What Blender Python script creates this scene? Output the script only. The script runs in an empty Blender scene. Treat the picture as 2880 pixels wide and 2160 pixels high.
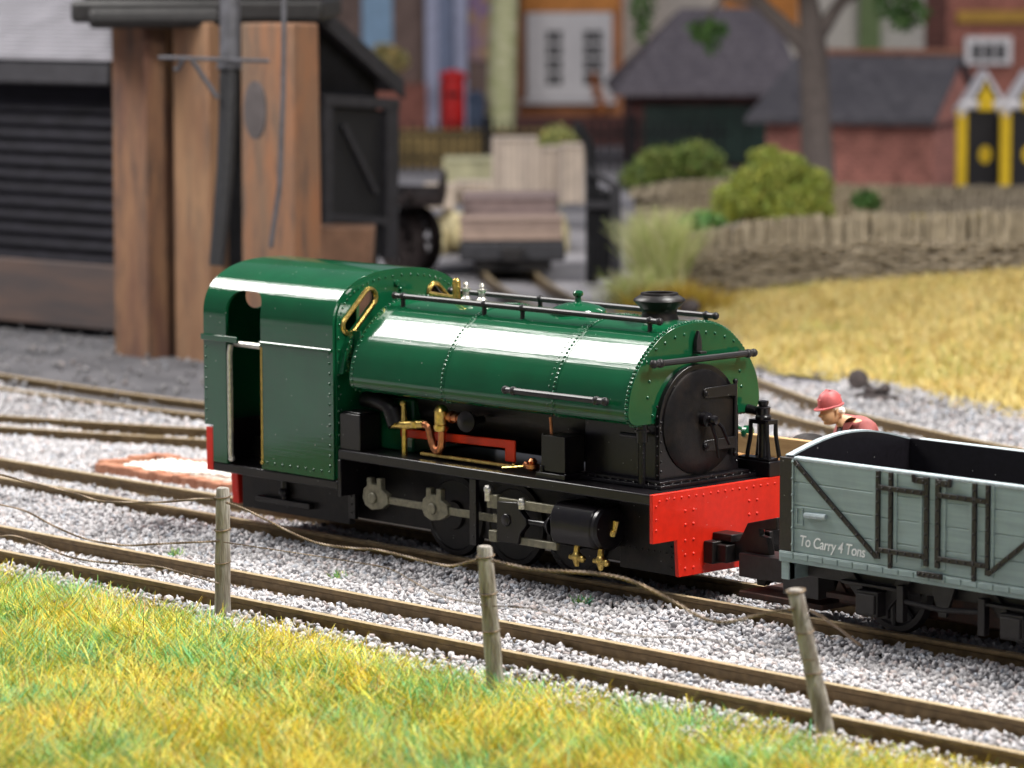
import bpy, bmesh, math, random
import numpy as np
from mathutils import Vector, Matrix
random.seed(7); rng = np.random.default_rng(11)
S = bpy.context.scene; COL = S.collection
R = math.radians
# ------------------------------------------------------------------ camera
F = 10000.0; PITCH = R(6.75); ROLL = R(0.2); AZ = R(46.4)
ca, sa, cp, sp = math.cos(AZ), math.sin(AZ), math.cos(PITCH), math.sin(PITCH)
CAM = Vector((18.293, -19.619, 4.76))
RV = Vector((ca, sa, 0)); HV = Vector((-sa, ca, 0)); ZV = Vector((0, 0, 1))
FW = HV*cp - ZV*sp; UP = HV*sp + ZV*cp
RD = RV*math.cos(ROLL) - UP*math.sin(ROLL); UD = RV*math.sin(ROLL) + UP*math.cos(ROLL)
GZ = -0.12
def ray(px, py): return FW + RD*((px-1440)/F) + UD*(-(py-1080)/F)
def at(x, y, d): return CAM + ray(x/.768056, y/.768056)*d       # point seen at overview pixel x,y at depth d
def on_z(px, py, z=GZ):
    r = ray(px, py); return CAM + r*((z-CAM.z)/r.z)
def in_view(P, m=1.12):
    Q = P - np.array(CAM); z = Q@np.array(FW)
    u = Q@np.array(RD)/z*F/1440; v = Q@np.array(UD)/z*F/1080
    return (np.abs(u) < m) & (np.abs(v) < m) & (z > 1)
cam = bpy.data.cameras.new("camera"); co = bpy.data.objects.new("camera", cam); COL.objects.link(co)
M = Matrix((RD, UD, -FW)).transposed().to_4x4(); M.translation = CAM; co.matrix_world = M
cam.sensor_width = 36; cam.lens = F/2880*36; cam.clip_start = .5; cam.clip_end = 400
cam.dof.use_dof = True; cam.dof.focus_distance = 26.8; cam.dof.aperture_fstop = .94; cam.dof.aperture_blades = 0
S.camera = co
S.view_settings.view_transform = 'Standard'; S.view_settings.look = 'None'
S.view_settings.exposure = .65; S.view_settings.gamma = 1

# ------------------------------------------------------------------ materials
MATS = {}
def mat(name, col, rough=.5, metal=0, var=.12, scale=6, bump=0., bscale=60, coat=0, col2=None, attr=None, stretch=None, spec=.5, ior=1.5, kind=None, stain=None, dust=0, bstretch=None):
    if name in MATS: return MATS[name]
    m = bpy.data.materials.new(name); m.use_nodes = True
    nt = m.node_tree; N = nt.nodes; L = nt.links; b = N['Principled BSDF']
    b.inputs['Roughness'].default_value = rough; b.inputs['Metallic'].default_value = metal
    b.inputs['Specular IOR Level'].default_value = spec; b.inputs['IOR'].default_value = ior
    b.inputs['Coat Weight'].default_value = coat; b.inputs['Coat Roughness'].default_value = .06
    tc = N.new('ShaderNodeTexCoord'); vec = tc.outputs['Object']
    if stretch:
        mp = N.new('ShaderNodeMapping'); mp.inputs['Scale'].default_value = stretch
        L.new(vec, mp.inputs['Vector']); vec = mp.outputs['Vector']
    nz = N.new('ShaderNodeTexNoise'); nz.inputs['Scale'].default_value = scale; nz.inputs['Detail'].default_value = 6
    L.new(vec, nz.inputs['Vector'])
    mx = N.new('ShaderNodeMix'); mx.data_type = 'RGBA'
    c1 = [max(0, c*(1-var)) for c in col]; c2 = [min(1, c*(1+var)) for c in col] if col2 is None else col2
    if col2 is not None: c1 = col
    rp = N.new('ShaderNodeMapRange'); rp.inputs[1].default_value = .33; rp.inputs[2].default_value = .67
    L.new(nz.outputs['Fac'], rp.inputs[0]); L.new(rp.outputs[0], mx.inputs['Factor'])
    mx.inputs[6].default_value = (*c1, 1); mx.inputs[7].default_value = (*c2, 1)
    out = mx.outputs[2]
    if attr:
        at_ = N.new('ShaderNodeAttribute'); at_.attribute_name = attr
        mu = N.new('ShaderNodeMix'); mu.data_type = 'RGBA'; mu.blend_type = 'MULTIPLY'; mu.inputs['Factor'].default_value = 1
        L.new(out, mu.inputs[6]); L.new(at_.outputs['Color'], mu.inputs[7]); out = mu.outputs[2]
    if kind in ('brick', 'slate', 'boards', 'planks_v', 'wattle'):
        cx = N.new('ShaderNodeSeparateXYZ'); L.new(tc.outputs['Object'], cx.inputs[0])
        ad = N.new('ShaderNodeMath'); ad.operation = 'ADD'; L.new(cx.outputs[0], ad.inputs[0]); L.new(cx.outputs[1], ad.inputs[1])
        cb = N.new('ShaderNodeCombineXYZ'); L.new(ad.outputs[0], cb.inputs[0]); L.new(cx.outputs[2], cb.inputs[1])
        br = N.new('ShaderNodeTexBrick'); L.new(cb.outputs[0], br.inputs['Vector'])
        br.inputs['Scale'].default_value = 1
        w, h, ms = dict(brick=(.30, .10, .018), slate=(.3, .2, .012), boards=(6, .16, .012), planks_v=(.15, 9, .012), wattle=(.5, .05, .01))[kind]
        br.inputs['Brick Width'].default_value = w; br.inputs['Row Height'].default_value = h; br.inputs['Mortar Size'].default_value = ms
        dk = .55 if kind != 'brick' else 1.5
        L.new(out, br.inputs['Color1'])
        m2 = N.new('ShaderNodeMix'); m2.data_type = 'RGBA'; m2.blend_type = 'MULTIPLY'; m2.inputs['Factor'].default_value = 1
        L.new(out, m2.inputs[6]); m2.inputs[7].default_value = (.75, .75, .78, 1); L.new(m2.outputs[2], br.inputs['Color2'])
        m3 = N.new('ShaderNodeMix'); m3.data_type = 'RGBA'; m3.blend_type = 'MULTIPLY'; m3.inputs['Factor'].default_value = 1
        L.new(out, m3.inputs[6]); m3.inputs[7].default_value = (dk, dk, dk, 1); L.new(m3.outputs[2], br.inputs['Mortar'])
        out = br.outputs['Color']
    if stain:                                   # weathering: (scale, stretch, strength, colour)
        sc, st, amt, scol = stain
        mp2 = N.new('ShaderNodeMapping'); mp2.inputs['Scale'].default_value = st; L.new(tc.outputs['Object'], mp2.inputs['Vector'])
        n3 = N.new('ShaderNodeTexNoise'); n3.inputs['Scale'].default_value = sc; n3.inputs['Detail'].default_value = 8; n3.inputs['Roughness'].default_value = .65; L.new(mp2.outputs['Vector'], n3.inputs['Vector'])
        r3 = N.new('ShaderNodeMapRange'); r3.inputs[1].default_value = .48; r3.inputs[2].default_value = .68; r3.inputs[4].default_value = amt; L.new(n3.outputs['Fac'], r3.inputs[0])
        ms_ = N.new('ShaderNodeMix'); ms_.data_type = 'RGBA'; L.new(r3.outputs[0], ms_.inputs['Factor']); L.new(out, ms_.inputs[6]); ms_.inputs[7].default_value = (*scol, 1); out = ms_.outputs[2]
    if dust:                                    # specks of lint and dust lying on the paint
        vo = N.new('ShaderNodeTexVoronoi'); vo.inputs['Scale'].default_value = 13; L.new(tc.outputs['Object'], vo.inputs['Vector'])
        lt_ = N.new('ShaderNodeMath'); lt_.operation = 'LESS_THAN'; lt_.inputs[1].default_value = .062; L.new(vo.outputs['Distance'], lt_.inputs[0])
        sx = N.new('ShaderNodeSeparateXYZ'); L.new(vo.outputs['Color'], sx.inputs[0])
        gt = N.new('ShaderNodeMath'); gt.operation = 'GREATER_THAN'; gt.inputs[1].default_value = .55; L.new(sx.outputs[0], gt.inputs[0])
        mu2 = N.new('ShaderNodeMath'); mu2.operation = 'MULTIPLY'; L.new(lt_.outputs[0], mu2.inputs[0]); L.new(gt.outputs[0], mu2.inputs[1])
        mu3 = N.new('ShaderNodeMath'); mu3.operation = 'MULTIPLY'; mu3.inputs[1].default_value = dust; L.new(mu2.outputs[0], mu3.inputs[0])
        md = N.new('ShaderNodeMix'); md.data_type = 'RGBA'; L.new(mu3.outputs[0], md.inputs['Factor']); L.new(out, md.inputs[6]); md.inputs[7].default_value = (.55,.55,.52,1); out = md.outputs[2]
    L.new(out, b.inputs['Base Color'])
    if bump:
        n2 = N.new('ShaderNodeTexNoise'); n2.inputs['Scale'].default_value = bscale; n2.inputs['Detail'].default_value = 5
        if bstretch:
            mp3 = N.new('ShaderNodeMapping'); mp3.inputs['Scale'].default_value = bstretch; L.new(tc.outputs['Object'], mp3.inputs['Vector']); L.new(mp3.outputs['Vector'], n2.inputs['Vector'])
        else: L.new(vec, n2.inputs['Vector'])
        bp = N.new('ShaderNodeBump'); bp.inputs['Strength'].default_value = bump; bp.inputs['Distance'].default_value = .02
        L.new(n2.outputs['Fac'], bp.inputs['Height']); L.new(bp.outputs['Normal'], b.inputs['Normal'])
        if coat: pass
    MATS[name] = m; return m

# ------------------------------------------------------------------ mesh builder
class MB:
    def __init__(s, M=None): s.v = []; s.f = []; s.M = M
    def _add(s, vs, fs):
        o = len(s.v)
        for p in vs:
            p = Vector(p); s.v.append(s.M @ p if s.M else p)
        s.f += [tuple(i+o for i in f) for f in fs]; return s
    def box(s, x0, x1, y0, y1, z0, z1):
        return s._add([(x0,y0,z0),(x1,y0,z0),(x1,y1,z0),(x0,y1,z0),(x0,y0,z1),(x1,y0,z1),(x1,y1,z1),(x0,y1,z1)],
            [(0,3,2,1),(4,5,6,7),(0,1,5,4),(1,2,6,5),(2,3,7,6),(3,0,4,7)])
    def prism(s, poly, a0, a1, axis='x'):
        n = len(poly)
        def P(u, w, a): return {'x': (a, u, w), 'y': (u, a, w), 'z': (u, w, a)}[axis]
        vs = [P(u, w, a0) for u, w in poly] + [P(u, w, a1) for u, w in poly]
        return s._add(vs, [tuple(range(n))[::-1], tuple(range(n, 2*n))] + [(i, (i+1) % n, n+(i+1) % n, n+i) for i in range(n)])
    def ring(s, rings, caps=True, closed=True):
        n = len(rings[0]); vs = [p for r in rings for p in r]; fs = []
        for k in range(len(rings)-1):
            for i in range(n if closed else n-1):
                j = (i+1) % n; fs.append((k*n+i, k*n+j, (k+1)*n+j, (k+1)*n+i))
        if caps: fs += [tuple(range(n))[::-1], tuple(range((len(rings)-1)*n, len(rings)*n))]
        return s._add(vs, fs)
    def tube(s, pts, r, n=10, caps=True):
        pts = [Vector(p) for p in pts]; rs = r if isinstance(r, (list, tuple)) else [r]*len(pts); rings = []; prev = None
        for i, p in enumerate(pts):
            t = (pts[min(i+1, len(pts)-1)] - pts[max(i-1, 0)]).normalized()
            if prev is None: a = t.orthogonal().normalized()
            else: a = (prev - t*prev.dot(t)); a = a.normalized() if a.length > 1e-6 else t.orthogonal().normalized()
            prev = a; b = t.cross(a)
            rings.append([p + (a*math.cos(k*2*math.pi/n) + b*math.sin(k*2*math.pi/n))*rs[i] for k in range(n)])
        return s.ring(rings, caps)
    def cyl(s, p0, p1, r, n=16): return s.tube([p0, p1], r, n)
    def lathe(s, c, prof, n=24, axis=(0,0,1)):
        ax = Vector(axis).normalized(); a = ax.orthogonal().normalized(); b = ax.cross(a); c = Vector(c)
        return s.ring([[c + ax*h + (a*math.cos(k*2*math.pi/n)+b*math.sin(k*2*math.pi/n))*max(r, 1e-4) for k in range(n)] for r, h in prof])
    def ball(s, c, r, n=10, sc=(1,1,1)):
        c = Vector(c); rings = []
        m = max(4, n//2)
        for i in range(m+1):
            t = math.pi*i/m; rr = max(math.sin(t), 1e-3)
            rings.append([c + Vector((rr*math.cos(k*2*math.pi/n)*r*sc[0], rr*math.sin(k*2*math.pi/n)*r*sc[1], -math.cos(t)*r*sc[2])) for k in range(n)])
        return s.ring(rings)
    def rivet(s, p, nrm, r=.014, n=6):
        nrm = Vector(nrm).normalized(); p = Vector(p)
        return s.lathe(p - nrm*.003, [(r, 0), (r*.95, r*.35), (r*.62, r*.8), (r*.2, r*.98)], n, nrm)
    def build(s, name, m, parent=None, bevel=0, smooth=True, ang=35, segs=2):
        me = bpy.data.meshes.new(name); me.from_pydata([tuple(v) for v in s.v], [], s.f); me.update()
        bm = bmesh.new(); bm.from_mesh(me); bmesh.ops.recalc_face_normals(bm, faces=bm.faces); bm.to_mesh(me); bm.free()
        if smooth:
            me.polygons.foreach_set('use_smooth', [True]*len(me.polygons)); me.set_sharp_from_angle(angle=R(ang))
        me.materials.append(m); o = bpy.data.objects.new(name, me); COL.objects.link(o)
        if bevel:
            b = o.modifiers.new('bevel', 'BEVEL'); b.width = bevel; b.segments = segs; b.limit_method = 'ANGLE'; b.angle_limit = R(40)
            b.harden_normals = False
        if parent: adopt(o, parent)
        return o
def adopt(o, parent):
    bpy.context.view_layer.update()
    o.parent = parent; o.matrix_parent_inverse = parent.matrix_world.inverted()
def tag(o, label=None, cat=None, group=None, kind=None):
    if label: o['label'] = label
    if cat: o['category'] = cat
    if group: o['group'] = group
    if kind: o['kind'] = kind
    return o
def empty(name, loc, label, cat, group=None):
    o = bpy.data.objects.new(name, None); COL.objects.link(o); o.location = loc; o.empty_display_size = .1
    bpy.context.view_layer.update(); return tag(o, label, cat, group)
def cut(o, cutters):
    for c in cutters:
        b = o.modifiers.new('cut', 'BOOLEAN'); b.operation = 'DIFFERENCE'; b.solver = 'EXACT'; b.object = c
    bpy.context.view_layer.update()
    dg = bpy.context.evaluated_depsgraph_get(); me = bpy.data.meshes.new_from_object(o.evaluated_get(dg))
    o.modifiers.clear(); o.data = me
    me.polygons.foreach_set('use_smooth', [True]*len(me.polygons)); me.set_sharp_from_angle(angle=R(30))
    for c in cutters: bpy.data.objects.remove(c)
def fastmesh(name, V, Fc, k, m, cols=None, smooth=False):      # numpy mesh, all faces k-gons, colour per vertex
    me = bpy.data.meshes.new(name); nf = len(Fc)
    me.vertices.add(len(V)); me.vertices.foreach_set('co', V.astype(np.float32).ravel())
    me.loops.add(nf*k); me.loops.foreach_set('vertex_index', Fc.astype(np.int32).ravel())
    me.polygons.add(nf); me.polygons.foreach_set('loop_start', np.arange(nf, dtype=np.int32)*k)
    if smooth: me.polygons.foreach_set('use_smooth', np.ones(nf, dtype=bool))
    me.update(calc_edges=True)
    if cols is not None:
        a = me.attributes.new('tint', 'FLOAT_COLOR', 'POINT')
        a.data.foreach_set('color', np.concatenate([cols, np.ones((len(cols), 1))], 1).astype(np.float32).ravel())
    me.materials.append(m); o = bpy.data.objects.new(name, me); COL.objects.link(o); return o
def join(o, mb, ang=35):                                    # append a builder's shapes to an existing mesh
    t = mb.build('tmp', o.data.materials[0]); bm = bmesh.new(); bm.from_mesh(o.data); bm.from_mesh(t.data); bm.to_mesh(o.data); bm.free(); bpy.data.objects.remove(t)
    o.data.polygons.foreach_set('use_smooth', [True]*len(o.data.polygons)); o.data.set_sharp_from_angle(angle=R(ang))
def arc(c, r, a0, a1, n): return [(c[0]+r*math.cos(R(a0+(a1-a0)*i/n)), c[1]+r*math.sin(R(a0+(a1-a0)*i/n))) for i in range(n+1)]
def smooth_poly(pts, n=6):         # Catmull-Rom
    out = []
    for i in range(len(pts)-1):
        p0, p1, p2, p3 = [Vector(pts[max(0, min(len(pts)-1, j))]) for j in (i-1, i, i+1, i+2)]
        for k in range(n):
            t = k/n; out.append(.5*((2*p1)+(p2-p0)*t+(2*p0-5*p1+4*p2-p3)*t*t+(3*p1-p0-3*p2+p3)*t**3))
    out.append(Vector(pts[-1])); return out

GREEN = mat('green_enamel', (.004, .066, .026), .085, var=.1, scale=3, bump=.03, bscale=34, bstretch=(.05,1,1.6), ior=1.5, dust=.5, stain=(2.5,(1,1,1),.25,(.012,.05,.02)))
RED = mat('red_enamel', (.60, .019, .007), .4, var=.06, scale=20, spec=.3, bump=.05, bscale=60, dust=.4, stain=(6,(1,1,.5),.35,(.36,.012,.006)))
DRED = mat('dull_red_rod', (.60, .035, .008), .45, spec=.3)
BLACK = mat('satin_black', (.005, .004, .0055), .28, spec=.38, var=.3, scale=30, bump=.05, bscale=60, dust=.35, stain=(5,(1,1,1),.5,(.014,.011,.010)))
BLACK2 = mat('matt_black', (.007, .006, .0065), .4, spec=.25, var=.3, scale=20, bump=.06, bscale=60, dust=.3, stain=(6,(1,1,1),.6,(.022,.015,.011)))
GUN = mat('gunmetal_rail', (.012, .011, .012), .42, metal=0, spec=.4, var=.2, bump=.06, bscale=80)
BRASS = mat('brass', (.62, .44, .13), .3, metal=1, var=.25, scale=30, bump=.15, bscale=60)
COPPER = mat('copper', (.55, .22, .1), .32, metal=1, var=.25, scale=30, bump=.15, bscale=60)
STEEL = mat('bright_steel', (.66, .64, .58), .3, metal=.9, var=.2, scale=40, bump=.2, bscale=70)
ROD = mat('olive_grey_steel', (.185, .172, .122), .42, metal=.35, var=.25, scale=25, bump=.15, bscale=60)
# ------------------------------------------------------------------ the saddle tank locomotive
loco = empty('steam_locomotive', (-2.6, 0, 0), 'glossy green narrow gauge saddle tank steam locomotive with red buffer beam on the middle track', 'locomotive')
def lp(mb, name, m, bevel=0, parent=None, **k): return mb.build(name, m, parent or loco, bevel, **k)
# --- footplate
b = MB(); b.box(-3.60, -.03, -.745, .745, .727, .81); lp(b, 'footplate', BLACK, .012)
b = MB(); b.box(-5.25, -3.605, -.745, .745, .47, .545); b.box(-5.215, -5.195, -.6, .6, .547, .9); lp(b, 'cab_floor', BLACK, .01)
b = MB(); b.box(-3.602, -3.565, -.747, .747, .42, .724); lp(b, 'step_plate', BLACK, .008)
# --- buffer beams
bp = [(-.75,.812),(-.75,.44),(-.49,.44),(-.47,.155),(.47,.155),(.49,.44),(.75,.44),(.75,.812)]
b = MB(); b.prism(bp, -.035, 0)
for i in range(18):
    y = -.68+i*.08; b.rivet((0, y, .762 if i % 6 else .755), (1,0,0), .013)
for s in (-1, 1):
    for z in (.72, .62, .54): b.rivet((0, s*.715, z), (1,0,0), .013)
    for z in (.655, .55, .43, .32, .215):
        for y in (.40, .31): b.rivet((0, s*y, z), (1,0,0), .015)
    b.rivet((0, s*.19, .225), (1,0,0), .013)
b.rivet((0, -.05, .225), (1,0,0), .013); b.rivet((0,.1,.225),(1,0,0),.013)
lp(b, 'buffer_beam', RED, .006)
b = MB(); b.prism([(y, z+.03 if z > .3 else z) for y, z in bp], -5.31, -5.222); lp(b, 'buffer_beam', RED, .006)
# --- frames, skirts under the footplate
b = MB()
for s in (-1, 1):
    b.box(-5.2, -.04, s*.30-.02, s*.30+.02, .17, .73)
    b.box(-.62, -.036, s*.46-.012, s*.46+.012, .16, .727)
    b.box(-5.15, -3.75, s*.46-.03, s*.46+.03, .14, .47)
    for i in range(9): b.rivet((-.58+i*.065, s*.472, .33), (0, s, 0), .011)
    for i in range(6): b.rivet((-.075, s*.472, .22+i*.08), (0, s, 0), .012)
b.box(-3.6, -.7, -.25, .25, .25, .7)
lp(b, 'frame', BLACK2, .006)
# --- cab
def cabprof(w, top, z0, ny=28, n=2.4, spring=1.80):
    rgt = []
    for i in range(ny+1):
        t = math.pi/2*i/ny
        rgt.append((w*max(0, math.cos(t))**(2/n), spring + (top-spring)*math.sin(t)**(2/n)))
    return [(w, z0)] + rgt + [(-y, z) for y, z in rgt[-2::-1]] + [(-w, z0)]
op = cabprof(.75, 2.252, .55); ip = cabprof(.72, 2.222, .55)
b = MB(); b.prism(op + ip[::-1], -5.33, -3.645)
cabs = b.build('cab', GREEN, None)
ce = []
door = [(-5.03, .40), (-5.03, 1.86)] + arc((-4.86, 1.86), .17, 180, 90, 8)[1:] + arc((-4.70, 1.90), .13, 90, 0, 8) + [(-4.57, 1.6), (-4.57, .40)]
c = MB(); c.prism(door, -1.2, 1.2, 'y'); ce.append(c.build('cutter', GREEN))
c = MB(); c.box(-5.5,-5.218,-2,2,.3,.862); ce.append(c.build('cutter', GREEN))
cut(cabs, ce); adopt(cabs, loco)
cabs.modifiers.new('bevel', 'BEVEL'); cabs.modifiers[-1].width = .008; cabs.modifiers[-1].segments = 2; cabs.modifiers[-1].limit_method = 'ANGLE'; cabs.modifiers[-1].angle_limit = R(50)
# spectacle plates with oblong windows
def stadium(cy, cz, ang, half, r, n=10):
    u = Vector((math.cos(R(ang)), math.sin(R(ang)))); pts = []
    for k in range(n+1):
        t = R(-90+180*k/n); d = Vector((math.cos(t), math.sin(t)))
        pts.append((half+r*d.x, r*d.y))
    for k in range(n+1):
        t = R(90+180*k/n); pts.append((-half+r*math.cos(t), r*math.sin(t)))
    return [(cy + u.x*a - u.y*c_, cz + u.y*a + u.x*c_) for a, c_ in pts]
WIN = [(-.475, 1.924, 44, .155, .056), (.475, 1.924, 136, .155, .056)]
BWIN = [(-.18, 1.935, 0, .015, .115), (.30, 1.935, 0, .015, .115)]
for x0, x1, nm in ((-3.66, -3.63, 'cab_front'), (-5.325, -5.295, 'cab_back')):
    b = MB(); b.prism(cabprof(.722, 2.224, .56 if x0 > -5 else .865), x0, x1); o = b.build(nm, GREEN)
    cc = []
    for w in WIN if x0 > -5 else BWIN:
        c = MB(); c.prism(stadium(*w), x0-.1, x1+.1); cc.append(c.build('cutter', GREEN))
    cut(o, cc); adopt(o, loco)
for w in WIN:
    path = [(-3.625, y, z) for y, z in stadium(*w[:4], w[4]+.014)]
    b = MB(); b.tube(path + [path[0]], .021, 8, caps=False); o = lp(b, 'window_rim', BRASS)
b = MB()                                    # rivets of the cab
for i in range(31):
    t = math.pi*(.02+.96*i/30); n = 2.4
    y = .69*abs(math.cos(t))**(2/n)*(1 if math.cos(t) > 0 else -1); z = 1.79+(2.195-1.79)*math.sin(t)**(2/n)
    b.rivet((-3.63, y, z), (1,0,0), .013)
for s in (-1, 1):
    for i in range(12): b.rivet((-3.63, s*.70, .62+i*.1), (1,0,0), .015)
    for i in range(12): b.rivet((-3.69, s*.75, .66+i*.085), (0,s,0), .014)
    for i in range(9): b.rivet((-4.5+i*.1, s*.75, .61), (0,s,0), .013)
    for i in range(9): b.rivet((-5.30, s*.75, .9+i*.09), (0,s,0), .012)
b.rivet((-3.63, -.02, 2.08), (1,0,0), .022); b.lathe((-3.63,-.06,2.13), [(.03,0),(.03,.012),(.02,.02)], 12, (1,0,0))
join(cabs, b)
for s in (-1, 1):                           # waist beading
    for x0, x1 in ((-5.345, -4.86), (-4.57, -3.66)):
        b = MB()
        if x0 > -5: b.tube([(x0, s*.751, 1.615), (x1, s*.751, 1.615)], .015, 10)
        else: b.box(x0, x1, min(s*.745, s*.772), max(s*.745, s*.772), 1.588, 1.64)
        lp(b, 'waist_beading', GREEN, 0 if x0 > -5 else .005)
for s in (-1, 1):
    b = MB(); b.tube([(-4.975, s*.745, .58), (-4.975, s*.755, .65), (-4.975, s*.755, 1.50), (-4.965, s*.75, 1.57)], .022, 10); b.ball((-4.975, s*.745, .6), .03); lp(b, 'handrail', STEEL)
    b = MB(); b.tube([(-4.96, s*.70, 1.575), (-4.62, s*.70, 1.575)], .026, 10); lp(b, 'door_rail', STEEL)
    b = MB(); b.tube([(-4.562, s*.748, .60), (-4.562, s*.748, 1.58)], .011, 8); b.ball((-4.562, s*.75, .605), .02); lp(b, 'door_strip', BRASS)
b = MB(); b.tube([(-4.77, -.42, .545), (-4.77, -.42, 1.48)], .055, 14); b.tube([(-4.77,-.42,1.48),(-4.77,-.42,1.56)], .03, 10)
for i in range(14): b.tube([(-4.77,-.42,.62+i*.06),(-4.77,-.42,.64+i*.06)], .062, 14)
lp(b, 'brake_column', BLACK)
b = MB(); b.lathe((-4.0, 0, 1.2), [(.36, 0), (.36, .34)], 24, (1,0,0)); b.box(-4.3, -3.67, -.6, .6, .547, .95); lp(b, 'firebox_backhead', BLACK2)
# --- saddle tank
half = [(.42,1.296),(.62,1.296),(.68,1.31),(.715,1.345),(.727,1.40),(.715,1.5),(.68,1.61),(.60,1.74),(.50,1.85),(.36,1.955),(.19,2.016),(0,2.038)]
hp = [tuple(v) for v in smooth_poly(half, 5)]
prof = hp + [(-y, z) for y, z in hp[-2::-1]]
b = MB(); b.prism(prof, -3.47, -.28)
tank = lp(b, 'saddle_tank', GREEN, .012, ang=30)
b = MB()                                    # riveted seams
def seam(x, r, n, both=True):
    L = [0]
    for i in range(len(prof)-1): L.append(L[-1] + math.dist(prof[i], prof[i+1]))
    for k in range(n):
        s_ = L[-1]*(k+.5)/n; i = max(j for j in range(len(L)) if L[j] <= s_); i = min(i, len(prof)-2)
        t = (s_-L[i])/max(1e-9, L[i+1]-L[i]); y = prof[i][0]+(prof[i+1][0]-prof[i][0])*t; z = prof[i][1]+(prof[i+1][1]-prof[i][1])*t
        ty, tz = prof[i+1][0]-prof[i][0], prof[i+1][1]-prof[i][1]
        b.rivet((x, y, z), (0, tz, -ty), r)
seam(-.305, .020, 84); seam(-1.095, .016, 78); seam(-1.15, .012, 60); seam(-2.36, .016, 78); seam(-3.44, .014, 60)
for y, z in ((.43,1.86),(.33,1.90),(.22,1.935),(.12,1.95),(.53,1.77),(.50,1.62),(.47,1.36),(.52,1.5)):
    for s in (-1, 1): b.rivet((-.28, s*y, z), (1,0,0), .015)
join(tank, b, 30)
for x0, x1 in ((-1.175, -1.07), (-2.39, -2.33)):      # lapped plates, a hair proud of the tank
    b = MB()
    pr = [(y*1.004, 1.3+(z-1.3)*1.004+ (.001 if z>1.3 else 0)) for y, z in prof if z > 1.315]
    inn = [(y*.99, 1.3+(z-1.3)*.99) for y, z in pr]
    b.prism(pr + inn[::-1], x0, x1); lp(b, 'lap_strip', GREEN, parent=tank)
for s in (-1, 1):                           # angle bracket to the cab
    b = MB(); b.prism([(-3.628,1.46),(-3.44,1.46),(-3.47,1.78),(-3.628,1.78)], s*.585, s*.60, 'y')
    b.prism([(s*.601,1.43),(s*.715,1.43),(s*.69,1.60),(s*.61,1.74),(s*.601,1.75)], -3.628, -3.56, 'x')
    for k in range(46):
        z_ = 1.44+.29*random.random(); b.rivet((-3.558, s*(.612+(.70-.612)*random.random()*(1.85-z_)/.4), z_), (1,-s*.4,.3), .012)
    lp(b, 'tank_bracket', GREEN)
# --- tank handrails
def rail(pts, posts, nrm, name, r=.023):
    b = MB(); b.tube(pts, r, 10)
    for e in (pts[0], pts[-1]): b.ball(e, r*1.35)
    for p in posts:
        b.ball(p, r*1.45); b.tube([p, Vector(p)+Vector(nrm)], r*.8, 8)
    return lp(b, name, GUN, parent=tank)
for s in (-1, 1):
    rail([(-3.37, s*.31, 2.06), (-.36, s*.31, 2.056)], [(-3.27,s*.31,2.06),(-2.30,s*.31,2.06),(-1.86,s*.31,2.058),(-.46,s*.31,2.056)], (0,0,-.09), 'handrail')
    rail([(-1.56, s*.785, 1.475), (-.47, s*.785, 1.478)], [(-1.47,s*.785,1.475),(-.56,s*.785,1.478)], (0,-s*.07,0), 'grab_rail', .025)
rail([(-.185, -.55, 1.766), (-.185, .555, 1.766)], [(-.185,-.48,1.766),(-.185,.49,1.766)], (-.09,0,0), 'grab_rail', .025)
b = MB(); b.prism([(-.03,1.80),(.03,1.80),(.028,1.90),(.0,1.975),(-.028,1.9)], -.27, -.235); b.box(-.27,-.19,-.035,.035,1.80,1.82); lp(b, 'lamp_iron', GUN, .004, parent=tank)
# --- filler lid, chimney, whistles
b = MB(); b.lathe((-1.55,0,2.03), [(.225,-.04),(.222,.012),(.21,.025),(.16,.05),(.09,.07),(.03,.08),(.022,.10),(.024,.118),(.04,.13),(.042,.15),(.03,.166),(.01,.17)], 32); lp(b, 'filler_lid', GREEN)
b = MB(); b.lathe((-.66,0,2.0), [(.16,-.02),(.15,.03),(.137,.07),(.135,.10),(.15,.125),(.192,.165),(.202,.18),(.196,.193),(.165,.212),(.148,.222),(.143,.238),(.128,.242),(.112,.236),(.108,.15),(.02,.15)], 36); lp(b, 'chimney', BLACK2)
for x, h in ((-2.66, .13), (-2.85, .14)):
    b = MB(); b.lathe((x,0,2.035), [(.05,-.01),(.045,.015),(.026,.035),(.024,.07),(.04,.09),(.04,.10),(.02,.105),(.017,.12),(.024,.13),(.016,.15),(.005,.155)], 16); lp(b, 'whistle', STEEL)
b = MB(); b.tube([(-2.93,-.03,2.03),(-2.93,-.03,2.17)], [.03,.035], 12); b.ball((-2.93,-.03,2.18), .036); b.tube([(-2.93,-.03,2.05),(-3.02,.0,2.05),(-3.3,.02,2.06)], .018, 8); lp(b, 'safety_valve', BRASS)
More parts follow.
